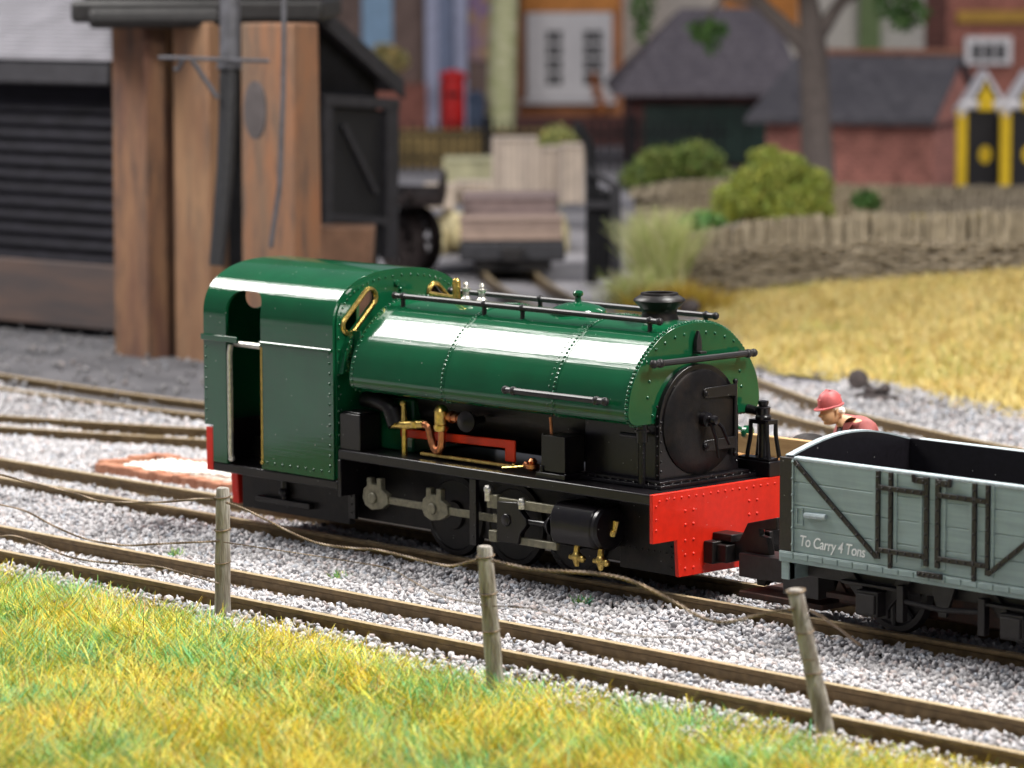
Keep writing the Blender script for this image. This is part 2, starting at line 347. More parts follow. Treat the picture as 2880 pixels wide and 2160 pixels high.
# --- boiler, smokebox, firebox
b = MB(); b.lathe((-3.54,0,1.27), [(.42,0),(.42,2.5)], 32, (1,0,0)); lp(b, 'boiler', BLACK2)
b = MB(); b.box(-3.54,-2.98,-.47,.47,.81,1.25); lp(b, 'firebox_side', GREEN, .02)
def dprof(r, zc, zb, n=24): return [(-r, zb)] + [(-r*math.cos(R(180*i/n)), zc + r*math.sin(R(180*i/n))) for i in range(n+1)] + [(r, zb)]
b = MB(); b.prism(dprof(.425,1.28,.83), -1.05, -.275); sb = lp(b, 'smokebox', BLACK, .01)
b = MB(); b.prism(dprof(.44,1.28,.83), -.279, -.235)
for s in (-1, 1):
    for i in range(6): b.rivet((-.235, s*.42, .93+i*.075), (1,0,0), .013)
    for i in range(8): b.rivet((-.257, s*.44, .90+i*.075), (0,s,0), .013)
lp(b, 'smokebox_front', BLACK, .012, parent=sb)
b = MB(); b.lathe((-.235,0,1.275), [(.405,0),(.403,.012),(.385,.022),(.25,.036),(.1,.044),(.01,.046)], 40, (1,0,0)); dr = lp(b, 'smokebox_door', BLACK2, parent=sb)
b = MB()
for z, y0 in ((1.495,-.0),(1.09,-.0)):
    b.prism([(y0,z-.025),(y0+.02,z-.04),(.33,z-.045),(.36,z-.05),(.36,z+.05),(.33,z+.045),(y0+.02,z+.04),(y0,z+.025)], -.206, -.186); b.ball((-.19,y0+.02,z),.026)
b.tube([(-.20,.365,.98),(-.20,.365,1.56)], .016, 10)
for z in (1.56,1.0): b.ball((-.20,.365,z),.022)
lp(b, 'door_hinge', BLACK, .004, parent=sb)
b = MB(); b.lathe((-.19,0,1.30), [(.055,0),(.055,.05),(.03,.06),(.03,.1),(.04,.11),(.03,.14),(.005,.145)], 14, (1,0,0)); b.tube([(-.10,.01,1.31),(-.09,.1,1.24),(-.08,.17,1.10)], [.016,.015,.012], 8); b.tube([(-.12,0,1.30),(-.115,.06,1.15),(-.11,.08,1.0)], [.016,.014,.011], 8); lp(b, 'door_handle', BLACK, parent=sb)
b = MB(); b.box(-1.0,-.13,-.535,.535,.812,.84); b.box(-.95,-.17,-.50,.50,.84,.865)
for i in range(11): b.rivet((-.15, -.48+i*.096, .842), (.3,0,1), .013)
for i in range(10):
    for s in (-1, 1): b.rivet((-.2-i*.08, s*.515, .842), (0,s*.3,1), .013)
lp(b, 'smokebox_base', BLACK, .006, parent=sb)
b = MB(); b.tube([(-.33,-.53,.84),(-.33,-.53,1.18)], .028, 10); b.tube([(-.33,-.53,1.16),(-.33,-.53,1.30)], .045, 12); b.tube([(-.33,-.53,1.24),(-.33,-.53,1.255)], .06, 12); b.tube([(-.33,-.53,1.20),(-.55,-.53,1.20)], .02, 8)
for i in range(8): b.rivet((-.305,-.545,.9+i*.035),(1,-1,0),.008)
lp(b, 'steam_pipe', BLACK)
# --- fittings along the near footplate (and their mates beyond)
for s in (-1, 1):
    b = MB(); b.box(-3.60,-3.35,s*.72,s*.50,.812,1.11); b.box(-3.585,-3.365,s*.705,s*.515,1.11,1.125); lp(b, 'tool_box', BLACK, .012)
    b = MB(); b.box(-1.29,-1.03,s*.66,s*.45,.86,1.14); b.box(-1.32,-1.0,s*.69,s*.43,.812,.85)
    b.tube([(-1.28,s*.66,.85),(-1.28,s*.66,.9)],.02,8)
    for x in (-1.3,-1.02): b.rivet((x,s*.66,.85),(0,0,1),.013)
    for x in (-1.27,-1.05): b.rivet((x,s*.655,1.14),(0,0,1),.013)
    lp(b, 'sand_box', BLACK, .01)
b = MB(); b.tube(smooth_poly([(-3.5,-.52,1.21),(-3.32,-.56,1.215),(-3.17,-.58,1.19),(-3.08,-.58,1.13),(-3.05,-.58,1.08)], 5), .065, 14); b.tube([(-3.10,-.58,1.16),(-3.04,-.58,1.05)], .085, 14); lp(b, 'hose_elbow', BLACK2)
b = MB(); b.tube([(-3.11,-.60,1.05),(-2.9,-.60,1.06),(-2.7,-.60,1.085)], .036, 12); b.tube([(-2.94,-.60,1.07),(-2.945,-.60,1.15),(-2.95,-.60,1.25)], [.03,.022,.02], 10); b.ball((-2.95,-.6,1.23),.03)
b.tube([(-2.80,-.60,1.05),(-2.80,-.60,1.10)],.045,12); b.tube([(-2.94,-.6,1.04),(-2.94,-.6,.81)], .024, 10); lp(b, 'injector', BRASS)
b = MB(); b.tube(smooth_poly([(-2.70,-.60,1.085),(-2.65,-.60,1.07),(-2.62,-.60,.98),(-2.585,-.60,.905),(-2.54,-.60,.885),(-2.50,-.60,.92),(-2.49,-.60,1.05)], 5), .033, 10); lp(b, 'copper_pipe', COPPER)
b = MB(); b.lathe((-2.50,-.60,1.05), [(.055,0),(.062,.02),(.062,.045),(.052,.05),(.056,.06),(.056,.15),(.06,.16),(.045,.19),(.03,.205),(.012,.21)], 14); lp(b, 'check_valve', BRASS)
b = MB()
for i, x in enumerate((-2.43,-2.37,-2.31)): b.tube([(x,-.56,1.165),(x+.035,-.56,1.165)], .05-.006*i, 12)
b.tube([(-2.45,-.58,1.165),(-2.2,-.55,1.165)], .03, 10); lp(b, 'copper_union', COPPER)
b = MB(); b.lathe((-2.17,-.6,1.16), [(.03,0),(.075,.01),(.085,.03),(.085,.05),(.06,.06),(.02,.08)], 16, (.2,-1,0)); b.tube([(-2.17,-.45,1.16),(-2.17,-.6,1.16)],.03,10); lp(b, 'hand_wheel', BLACK2)
b = MB(); b.prism([(-3.08,.94),(-1.85,.965),(-1.85,.86),(-1.735,.86),(-1.735,1.035),(-3.08,1.01)], -.52, -.50, 'y'); lp(b, 'reach_rod', DRED, .008)
b = MB(); b.tube([(-2.74,-.60,.845),(-1.64,-.60,.845)], .014, 8); b.ball((-1.66,-.6,.85),.025); b.tube([(-1.75,-.64,.83),(-1.52,-.58,.86)],.01,6); lp(b, 'brass_rod', BRASS)
b = MB(); b.lathe((-1.47,-.58,.83), [(.03,0),(.055,.02),(.055,.05),(.03,.06),(.04,.075),(.02,.1)], 12); b.ball((-1.54,-.58,.87),.03); lp(b, 'lubricator', COPPER)
b = MB(); b.tube([(-1.27,-.58,1.27),(-1.255,-.58,1.13)], .012, 8); lp(b, 'thin_pipe', COPPER)
# --- wheels and motion
WX = (-3.2, -2.5, -1.8)
for s in (-1, 1):
    for x in (-2.62, -1.92, -1.22):
        b = MB(); b.lathe((x, s*.30, .33), [(.05,0),(.345,0),(.33,.05),(.29,.055),(.28,.045),(.12,.045),(.11,.07),(.02,.07)], 28, (0,s,0)); lp(b, 'wheel', BLACK2)
    b = MB()
    for x, zc in ((-3.25, .45), (-2.53, .44)):
        pts = [(x-.14,zc+.05),(x-.10,zc+.075),(x-.10,zc+.145),(x-.045,zc+.145),(x-.045,zc+.095),(x+.02,zc+.095),(x+.02,zc+.15),(x+.075,zc+.15),(x+.075,zc+.06),(x+.15,zc+.025),(x+.16,zc-.05),(x+.08,zc-.10),(x-.04,zc-.12),(x-.12,zc-.09),(x-.155,zc-.03)]
        b.prism(pts, s*.60, s*.655, 'y'); b.lathe((x-.02, s*.655, zc-.02), [(.05,0),(.045,.02),(.01,.022)], 12, (0,s,0))
    b.box(-3.15,-2.60,s*.61,s*.64,.395,.455); b.box(-2.45,-1.75,s*.61,s*.64,.385,.45); lp(b, 'coupling_rod', ROD, .008)
    b = MB(); b.box(-2.03,-1.955,s*.70,s*.735,.20,.725); 
    for i in range(5): b.rivet((-1.99+.02*(i%2), s*.735, .27+i*.09),(0,s,0),.009)
    lp(b, 'motion_bracket', BLACK, .005)
    b = MB(); b.box(-1.82,-1.07,s*.69,s*.735,.545,.615); b.box(-1.82,-1.70,s*.69,s*.745,.52,.63); b.box(-1.80,-1.05,s*.69,s*.735,.265,.325); b.box(-1.80,-1.71,s*.69,s*.745,.255,.345)
    b.box(-1.78,-1.64,s*.68,s*.72,.405,.475); lp(b, 'slide_bar', ROD, .006)
    b = MB(); b.tube([(-1.81,s*.735,.575),(-1.81,s*.735,.65)], .03, 10); b.ball((-1.81,s*.735,.665), .04); lp(b, 'oil_cup', STEEL); b = MB(); b.tube([(-1.43,s*.73,.55),(-1.43,s*.73,.62)], .035, 10); b.ball((-1.43,s*.73,.6),.04); lp(b, 'oil_cup', STEEL)
    b = MB(); b.prism([(-1.69,.27),(-1.45,.27),(-1.43,.36),(-1.36,.43),(-1.36,.475),(-1.43,.535),(-1.46,.60),(-1.69,.585)], s*.70, s*.76, 'y'); b.lathe((-1.58,s*.76,.45),[(.05,0),(.05,.012),(.02,.02)],12,(0,s,0))
    b.tube([(-1.38,s*.72,.455),(-1.10,s*.72,.455)], .026, 12); b.lathe((-1.18,s*.72,.455),[(.03,0),(.05,.03),(.075,.06),(.085,.09)],14,(1,0,0)); lp(b, 'crosshead', BLACK, .01)
    b = MB()
    pr = [(.42,.34),(.46,.315),(.70,.315),(.755,.34),(.785,.40),(.79,.48),(.78,.56),(.745,.62),(.69,.645),(.42,.645)]
    b.prism([(s*y, z) for y, z in pr], -1.08, -.62); cyl = lp(b, 'cylinder', BLACK, .025, segs=3)
    b = MB(); b.lathe((-.62, s*.62, .48), [(.175,0),(.175,.03),(.155,.05),(.06,.065),(.01,.066)], 24, (1,0,0))
    for i in range(10): b.rivet((-.585, s*.62+.145*math.cos(i*.628), .48+.145*math.sin(i*.628)), (1,0,0), .014)
    lp(b, 'cylinder_cover', BLACK, parent=cyl)
    b = MB(); b.tube([(-.56,s*.62,.43),(-.54,s*.62,.47)], .028, 8); b.tube([(-.545,s*.61,.46),(-.535,s*.60,.54)], [.02,.026], 8); lp(b, 'relief_valve', BRASS, parent=cyl)
    for x in (-.86, -.52 if s > 0 else -.52):
        xx = x if x < -.6 else -.60
        b = MB(); b.tube([(xx,s*.70,.33),(xx,s*.70,.23)], [.022,.03], 10); b.ball((xx,s*.70,.24), .045); b.tube([(xx-.06,s*.71,.235),(xx+.07,s*.71,.23)], .022, 8); b.ball((xx+.07,s*.71,.23),.03); b.tube([(xx,s*.7,.22),(xx,s*.7,.165)],[.035,.018],8); lp(b, 'drain_cock', BRASS, parent=cyl)
for s in (-1, 1):
    b = MB(); b.tube([(-4.55,s*.52,.47),(-4.55,s*.52,.27)], .03, 8); b.ball((-4.55,s*.53,.33),.045); b.box(-4.9,-4.2,s*.48,s*.55,.22,.27); lp(b, 'spring', BLACK, .005)
    b = MB(); b.box(-3.72,-3.64,s*.49,s*.53,.2,.468)
    for i in range(3): b.rivet((-3.68,s*.53,.25+i*.07),(0,s,0),.012)
    lp(b, 'spring_hanger', BLACK, .005)
# --- coupling
b = MB(); b.box(0,.10,-.20,.16,.235,.405); b.box(.0,.20,-.10,.06,.40,.46); b.box(.08,.2,-.16,.12,.25,.385)
lp(b, 'coupling_pocket', BLACK2, .008)
b = MB(); b.prism([(.15,.26),(.15,.40),(.24,.42),(.32,.56),(.62,.635),(.62,.54),(.52,.53),(.44,.53),(.45,.48),(.52,.47),(.55,.36),(.56,.18),(.50,.10),(.42,.10),(.41,.24),(.30,.28)], -.06, .0, 'y')
b.prism([(.40,.15),(.46,.10),(.50,.14),(.46,.5),(.40,.5)], .04, .08, 'y'); lp(b, 'coupling_hook', BLACK2, .008)
# --- jack standing at the far front corner
jk = empty('screw_jack', (-.14, .62, .95), 'small black four-legged screw jack standing on the far front corner of the footplate', 'jack')
b = MB(); b.box(-.39,.0,.54,.70,.813,.93); b.box(-.36,-.03,.56,.68,.93,.95); b.build('base', BLACK, jk, .008)
for dx, dy in ((-1,-1),(1,-1),(1,1),(-1,1)):
    b = MB(); b.tube([(-.14+dx*.115,.62+dy*.06,.95),(-.14+dx*.085,.62+dy*.05,1.13),(-.14+dx*.085,.62+dy*.05,1.235)], .017, 8); b.build('leg', BLACK, jk)
b = MB(); b.tube([(-.14,.62,.95),(-.14,.62,1.24)], .038, 12); b.box(-.24,-.04,.565,.675,1.215,1.245); b.lathe((-.14,.62,1.24),[(.06,0),(.065,.03),(.05,.045),(.055,.06),(.055,.09),(.06,.1),(.035,.11),(.042,.13),(.042,.15),(.02,.155)],14); b.build('screw_body', BLACK, jk)
b = MB(); b.tube([(-.14,.62,1.30),(-.27,.60,1.315)], [.03,.038], 10); b.ball((-.275,.6,1.315),.04); b.build('handle', BLACK, jk)
# ------------------------------------------------------------------ grey open wagon
WG = mat('wagon_grey', (.235, .312, .308), .5, var=.1, scale=5, stretch=(.4,1,6), bump=.06, bscale=60, stain=(5,(1,1,.35),.22,(.14,.17,.165)))
WE = mat('wagon_edge', (.36, .43, .46), .5, var=.15, scale=30)
WB = mat('iron_strap', (.010, .007, .008), .35, dust=.5, var=.3, scale=40, bump=.1, bscale=80)
WIN_ = mat('wagon_inside', (.006, .005, .008), .45, var=.3, scale=30, dust=.5)
RUST = mat('rusty_brown', (.06, .02, .012), .65, var=.4, scale=12, bump=.1, col2=(.022, .011, .008))
wag = empty('open_wagon', (2.67, 0, 0), 'light grey open wagon with black iron straps lettered To Carry 4 Tons', 'wagon')
X0, X1, XC = 1.25, 4.09, 2.67
for s in (-1, 1):
    b = MB(); yo = s*.72
    for k in range(4):
        z0 = .545+k*.169; b.box(X0+.0, X1, yo-s*.05, yo, z0+(.005 if k else 0), z0+.169)
    b.box(X0+.02, X1-.02, yo-s*.05, yo-s*.006, .545, 1.221)
    side = b.build('side', WG, wag, .005)
    b = MB(); b.box(X0+.125, X1-.125, yo-s*.052, yo+s*.005, 1.205, 1.238); b.build('edge', WE, side, .012)
    b = MB(); b.box(X0+.01, X1-.01, yo-s*.07, yo-s*.051, .545, 1.23); b.build('lining', WIN_, side)
    b = MB(); b.box(X0, X1, yo-s*.05, yo+s*.012, .465, .543)
    for i in range(20): b.box(X0+.01+i*.1405, X0+.14+i*.1405, yo+s*.012, yo+s*.02, .495, .535)
    b.build('solebar', WG, wag, .004)
    for e, sg in ((X0, 1), (X1, -1)):
        b = MB(); b.box(min(e, e+sg*.12)-.002, max(e, e+sg*.12)+.002, yo-s*.03, yo+s*.008, .545, 1.225); b.build('corner_plate', WB, wag, .004)
    for e, sg in ((X0, 1), (X1, -1)):
        b = MB(); b.box(min(e+sg*.12, e+sg*.133), max(e+sg*.12, e+sg*.133), yo, yo+s*.012, .50, 1.22)
        for i in range(6): b.rivet((e+sg*.126, yo+s*.012, .6+i*.12), (0, s, 0), .012)
        b.build('end_angle', WG, wag)
    b = MB(); w = .016
    def strap(x0, z0, x1, z1, w=.015, n=9, yy=yo):
        d = Vector((x1-x0, 0, z1-z0)); L = d.length; d /= L; p = Vector((-d.z, 0, d.x))*w
        A, B = Vector((x0, 0, z0)), Vector((x1, 0, z1))
        b.prism([((A+p).x, (A+p).z), ((A-p).x, (A-p).z), ((B-p).x, (B-p).z), ((B+p).x, (B+p).z)], min(yy, yy+s*.018), max(yy, yy+s*.018), 'y')
        for i in range(n):
            q = A + (B-A)*((i+.5)/n); b.rivet((q.x, yy+s*.018, q.z), (0, s, 0), .012)
    for dx in (.49, .375, .05):
        for sg in (-1, 1):
            x = XC+sg*dx
            strap(x, .515 if dx == .375 else .59, x, 1.215, .017 if dx != .05 else .02, 7)
    for sg in (-1, 1):
        strap(XC+sg*1.275, 1.205, XC+sg*.50, .60, .017, 11, yo+s*.003)
        strap(XC+sg*.475, 1.10, XC+sg*.06, 1.10, .018, 6, yo+s*.003); strap(XC+sg*.475, .655, XC+sg*.06, .655, .018, 6, yo+s*.003)
        strap(XC+sg*.16, 1.185, XC+sg*.045, 1.185, .022, 2, yo+s*.004)
        b.tube([(XC+sg*.16,yo+s*.02,1.17),(XC+sg*.165,yo+s*.02,1.225)], .014, 8)
    strap(XC-.11, .535, XC+.11, .535, .02, 5, yo+s*.021)
    b.build('strapping', WB, wag, .002)
    b = MB()
    for sg in (-1, 1):
        for dx in (.335, .105, .53): 
            x = XC+sg*dx; b.box(x-.014, x+.014, yo, yo+s*.008, .58, 1.21)
    b.build('door_frame', WG, wag, .002)
    b = MB(); b.box(X0+.16,X0+.225,yo,yo+s*.008,.745,.755); b.box(X0+.16,X0+.225,yo,yo+s*.008,.865,.875); b.box(X0+.16,X0+.17,yo,yo+s*.009,.755,.865); b.box(X0+.215,X0+.225,yo,yo+s*.009,.755,.865)
    b.build('label_clip', WG, wag, .002)
    b = MB(); b.tube([(X0+.25,yo+s*.012,.825),(X0+.45,yo+s*.012,.832)], .021, 8); b.build('grab_handle', WE, wag)
def endprof(r0=0.):
    pts = [(-.72+r0, .545)] + [(-.72+r0+(1.44-2*r0)*i/16, 1.221+.115*math.sin(math.pi*i/16)) for i in range(17)] + [(.72-r0, .545)]
    return pts
for x0, x1, n in ((X0, X0+.045, 1), (X1-.045, X1, -1)):
    b = MB(); b.prism(endprof(.052), x0, x1); o = b.build('end_board', WE if False else WG, wag, .004)
    b = MB(); b.prism(endprof(.072), (x1+.001 if n > 0 else x0-.012), (x1+.012 if n > 0 else x0-.001)); b.build('lining', WIN_, o)
    b = MB(); tp = endprof(.055)[1:-1]
    b.prism(tp + [(y, z+.012) for y, z in tp[::-1]], x0-.001, x1+.013); b.build('edge', WE, o)
b = MB(); b.box(X0+.05, X1-.05, -.64, .64, .50, .545); b.build('floor', WIN_, wag)
b = MB(); b.box(X0+.12, X1-.12, -.22, .22, .10, .498); b.build('shade_filler', RUST, wag, .02)  # dark box added to stand in for the shade between the wheels
for x, n in ((X0, 1), (X1, -1)):
    b = MB(); b.box(min(x, x+n*.075), max(x, x+n*.075), -.70, .70, .33, .463); b.prism([(x, .33), (x+n*.075, .33), (x+n*.075, .463), (x, .463)], -.705, -.64, 'y'); b.build('headstock', WG, wag, .004)
UB = mat('underframe_black', (.012, .01, .011), .5, var=.4, scale=15, bump=.1)
for s in (-1, 1):
    for x in (2.02, 3.32):
        b = MB(); b.prism([(x-.36,.462),(x-.24,.462),(x-.08,.30),(x-.09,.16),(x+.09,.16),(x+.08,.30),(x+.24,.462),(x+.36,.462),(x+.12,.20),(x+.12,.13),(x-.12,.13),(x-.12,.20)], s*.53, s*.57, 'y')
        b.box(x-.10,x+.10,s*.55,s*.66,.15,.33); b.box(x-.085,x+.085,s*.66,s*.68,.17,.31); b.box(x-.28,x+.28,s*.56,s*.62,.35,.375); b.build('axle_guard', UB, wag, .006)
        b = MB(); b.lathe((x, s*.30, .30), [(.05,0),(.32,0),(.30,.05),(.26,.055),(.24,.04),(.09,.04),(.08,.06),(.01,.06)], 28, (0,s,0))
        for k in range(8): b.tube([(x+.08*math.cos(k*.785),s*.36,.30+.08*math.sin(k*.785)),(x+.25*math.cos(k*.785),s*.355,.30+.25*math.sin(k*.785))],.018,6)
        b.build('wheel', UB, wag)
    b = MB(); b.box(X0+.1, X1-.1, s*.50, s*.53, .34, .465); b.prism([(2.55,.465),(2.79,.465),(2.70,.22),(2.64,.22)], s*.58, s*.61, 'y'); b.tube([(2.3,s*.6,.29),(2.67,s*.6,.27),(3.0,s*.6,.30)], .022, 8); b.box(2.27,2.33,s*.57,s*.63,.14,.4); b.box(3.0,3.06,s*.57,s*.63,.14,.4); b.build('brake_gear', UB, wag, .004)
    for x in (1.68, 3.66):
        b = MB(); b.box(x-.18,x+.18,s*.25,s*.5,.20,.24); b.prism([(x-.17,.2),(x-.12,.33),(x-.05,.24),(x+.05,.24),(x+.12,.33),(x+.17,.2)], s*.40, s*.43, 'y'); b.build('brake_shoe', RUST, wag, .004)
b = MB(); b.box(.3,1.25,-.13,.13,.16,.34); b.box(.9,1.25,-.3,.3,.12,.3); b.prism([(.62,.24),(.80,.24),(.86,.3),(.80,.42),(.62,.5),(.6,.42)], .02,.06,'y'); b.box(1.12,1.25,-.16,.16,.3,.5); b.prism([(.7,.03),(.78,.03),(.86,.3),(.78,.3)],-.1,-.06,'y'); b.build('coupling_hook', UB, wag, .006)  # long box is dark filler added for shade in the gap; rest is drawgear
b = MB(); b.box(.4,1.24,-.24,.24,.03,.075); b.build('coupling_tail_filler', RUST, wag, .006)  # tail plate extended to put shade under the coupling gap
cu = bpy.data.curves.new('lettering', 'FONT'); cu.body = 'To Carry 4 Tons'; cu.size = .112; cu.extrude = .0012; cu.shear = .18; cu.space_character = .95; cu.offset = .0008
lt = bpy.data.objects.new('lettering', cu); COL.objects.link(lt)
lt.data.materials.append(mat('white_lettering', (.8,.82,.82), .5))
lt.location = (X0+.185, -.7225, .598); lt.rotation_euler = (R(90), R(1.5), 0)
bpy.context.view_layer.update(); dg = bpy.context.evaluated_depsgraph_get()
tw = max((c_[0] for c_ in lt.bound_box)); lt.scale = (.625/tw, 1, 1)
bpy.context.view_layer.update(); dg = bpy.context.evaluated_depsgraph_get(); lm = bpy.data.meshes.new_from_object(lt.evaluated_get(dg))
lo = bpy.data.objects.new('lettering_text', lm); COL.objects.link(lo); lo.matrix_world = lt.matrix_world.copy(); bpy.data.objects.remove(lt); lo.name = 'lettering'; adopt(lo, wag)
# ------------------------------------------------------------------ ground, ballast, tracks
def noise2(x, y, s):      # smooth value noise
    x = x/s; y = y/s; xi = np.floor(x).astype(int); yi = np.floor(y).astype(int); fx = x-xi; fy = y-yi
    h = lambda a, b: (np.sin(a*127.1+b*311.7)*43758.5453) % 1
    fx = fx*fx*(3-2*fx); fy = fy*fy*(3-2*fy)
    return (h(xi,yi)*(1-fx)+h(xi+1,yi)*fx)*(1-fy)+(h(xi,yi+1)*(1-fx)+h(xi+1,yi+1)*fx)*fy
GROUND = mat('ash_ground', (.24, .23, .25), .9, scale=1.2, col2=(.40, .385, .41), bump=.5, bscale=14)
b = MB(); b._add([(-400,-120,-.18),(160,-120,-.18),(160,400,-.18),(-400,400,-.18)], [(0,1,2,3)])
tag(b.build('ground', GROUND), 'flat grey ash and ballast ground of the railway yard', 'ground', kind='structure')

CIND = mat('dark_cinders', (.042,.041,.047), .95, scale=1.6, col2=(.085,.082,.09), bump=.8, bscale=16, stain=(9,(1,1,1),.4,(.13,.127,.134)))
b = MB(); b._add([(-40,3.9,-.168),(-9.6,4.1,-.168),(-11.2,6.5,-.168),(-13,9.5,-.168),(-16,13,-.168),(-40,13,-.168)], [(0,1,2,3,4,5)])
tag(b.build('cinder_yard', CIND), 'dark cinder yard in front of the shed and water tower', 'yard', kind='structure')
PATHS = {}
def path_pts(pts, n=10): return smooth_poly([Vector((x, y, 0)) for x, y in pts], n)
RAILM = mat('bronzed_rail', (.17, .115, .055), .4, metal=.5, var=.25, scale=14, bump=.08, bscale=40)
RAILT = mat('polished_rail_head', (.56, .44, .27), .35, metal=.35, var=.15, scale=20, bump=.05)
SLEEP = mat('sleeper_brown', (.045, .03, .024), .75, scale=8, var=.4, bump=.3, bscale=30, stretch=(1,1,1))
def track(pts, label, sleepers=True, straight=False, gauge=.343, sink=0):
    P = [Vector((x, y, 0)) for x, y in pts] if straight else path_pts(pts)
    t = empty('railway_track', P[len(P)//2], label, 'railway track', 'narrow gauge tracks of the yard')
    def side(i):
        d = (P[min(i+1, len(P)-1)]-P[max(i-1, 0)]).normalized(); return Vector((-d.y, d.x, 0))
    sec = [(-.030,0),(.030,0),(.034,-.012),(.030,-.035),(.011,-.045),(.010,-.105),(.05,-.118),(.052,-.13),(-.052,-.13),(-.05,-.118),(-.010,-.105),(-.011,-.045),(-.030,-.035),(-.034,-.012)]
    for s in (-1, 1):
        b = MB(); b.ring([[P[i]+side(i)*(s*(gauge+.03)+u)+Vector((0,0,w-sink)) for u, w in sec] for i in range(len(P))])
        r = b.build('rail', RAILM, t, ang=30)
        r.data.materials.append(RAILT)
        n = len(sec)
        for k, f in enumerate(r.data.polygons):
            if abs(f.normal.z) > .95 and f.center.z > -.005-sink: f.material_index = 1
    if sleepers:
        L = [0]
        for i in range(1, len(P)): L.append(L[-1]+(P[i]-P[i-1]).length)
        q = .3
        while q < L[-1]:
            i = max(j for j in range(len(L)) if L[j] <= q); i = min(i, len(P)-2); f = (q-L[i])/(L[i+1]-L[i])
            c = P[i]+(P[i+1]-P[i])*f; sd = side(i)
            if in_view(np.array([c]), 1.3)[0]:
                d = Vector((sd.y, -sd.x, 0)); w = .095; l = .66
                b = MB(); vs = []
                for z in (-.17, -.128): vs += [c+d*a*w+sd*e*l+Vector((0,0,z)) for a, e in ((-1,-1),(1,-1),(1,1),(-1,1))]
                b._add(vs, [(0,3,2,1),(4,5,6,7),(0,1,5,4),(1,2,6,5),(2,3,7,6),(3,0,4,7)])
                for s in (-1, 1):
                    for e in (-1, 1):
                        p = c+sd*(s*(gauge+.03)+e*.055); b.tube([p+Vector((0,0,-.125)), p+Vector((0,0,-.10))], .022, 6)
                b.build('sleeper', SLEEP, t, .004)
            q += .62
    return t
track([(-17, 0), (-8, 0), (0, 0), (7.5, 0)], 'middle straight track carrying the green locomotive and grey wagon', straight=True)
track([(-15, -2.445), (-5, -2.445), (8.5, -2.445)], 'straight bronze railed track nearest the wire fence and grass bank', straight=True)
track([(-34, -2.6), (-24, -1.2), (-17, .55), (-12.3, 2.06), (-9.9, 2.94), (-6.2, 4.5), (-2.4, 5.75), (3, 6.6), (9, 6.9)], 'curving bright railed track passing behind the cab of the locomotive')
track([(-33, 5.3), (-24, 5.0), (-15.8, 4.57), (-12.1, 4.6), (-8.4, 5.2), (-3, 6.5), (3, 7.9), (9, 8.6)], 'dull half buried track in front of the water tower', sleepers=False, sink=.075)
track([(-33.2, 29.4), (-27.4, 23.9), (-21.5, 18.25), (-14.6, 13.4), (-8.2, 9.42), (-5.3, 8.1), (-2.2, 7.3), (3, 6.8)], 'curving track leading from the flat wagon towards the front', sleepers=False, gauge=.36)

# loose stone: convex hulls of a few random points, merged into one mesh
def hull(k):
    p = rng.normal(size=(rng.integers(8, 12), 3)); p /= np.linalg.norm(p, axis=1)[:,None]
    p = p*np.array([1, rng.uniform(.65,1), rng.uniform(.5,.9)])*rng.uniform(.85,1.1,(len(p),1))
    bm = bmesh.new()
    for q in p: bm.verts.new(q)
    bmesh.ops.convex_hull(bm, input=bm.verts[:]); bmesh.ops.triangulate(bm, faces=bm.faces[:])
    bm.verts.index_update(); V = np.array([v.co[:] for v in bm.verts]); Fc = np.array([[v.index for v in f.verts] for f in bm.faces]); bm.free(); return V, Fc
HULLS = [hull(k) for k in range(24)]
def stones(name, P, rad, cols, m):
    n = len(P); q = rng.normal(size=(n,4)); q /= np.linalg.norm(q,axis=1)[:,None]; w,x,y,z = q.T
    Rm = np.stack([np.stack([1-2*(y*y+z*z),2*(x*y-z*w),2*(x*z+y*w)],1),np.stack([2*(x*y+z*w),1-2*(x*x+z*z),2*(y*z-x*w)],1),np.stack([2*(x*z-y*w),2*(y*z+x*w),1-2*(x*x+y*y)],1)],1)
    kind = rng.integers(0, len(HULLS), n); VV = []; FF = []; CC = []; o = 0
    for k, (hv, hf) in enumerate(HULLS):
        s_ = np.where(kind == k)[0]
        if not len(s_): continue
        V = np.einsum('nij,kj->nki', Rm[s_], hv)*rad[s_][:,None,None] + P[s_][:,None,:]
        VV.append(V.reshape(-1,3)); FF.append((hf[None]+(np.arange(len(s_))*len(hv))[:,None,None]).reshape(-1,3)+o); CC.append(np.repeat(cols[s_], len(hv), 0)); o += V.shape[0]*len(hv)
    return fastmesh(name, np.concatenate(VV), np.concatenate(FF), 3, m, np.concatenate(CC))
def scatter(x0,x1,y0,y1,sp,m=1.12):
    xs = np.arange(x0,x1,sp); ys = np.arange(y0,y1,sp); X,Y = np.meshgrid(xs,ys); X = X.ravel(); Y = Y.ravel()
    X = X+rng.uniform(-.5,.5,len(X))*sp; Y = Y+rng.uniform(-.5,.5,len(Y))*sp
    P = np.stack([X,Y,np.full(len(X),-.1)],1); return P[in_view(P,m)]
def stone_cols(n):
    g = rng.normal(.88,.10,n).clip(.45,1.15); c = np.stack([g*1.0,g*.985,g*1.01],1)
    k = rng.random(n); pk = k<.10; c[pk] *= [1.08,.97,.92]; dk = (k>.10)&(k<.17); c[dk] *= .55; bl=(k>.17)&(k<.27); c[bl]*=[.86,.93,1.0]; return c
STONE = mat('granite_chips', (.50, .493, .492), .8, var=.12, scale=40, attr='tint', bump=.25, bscale=50)
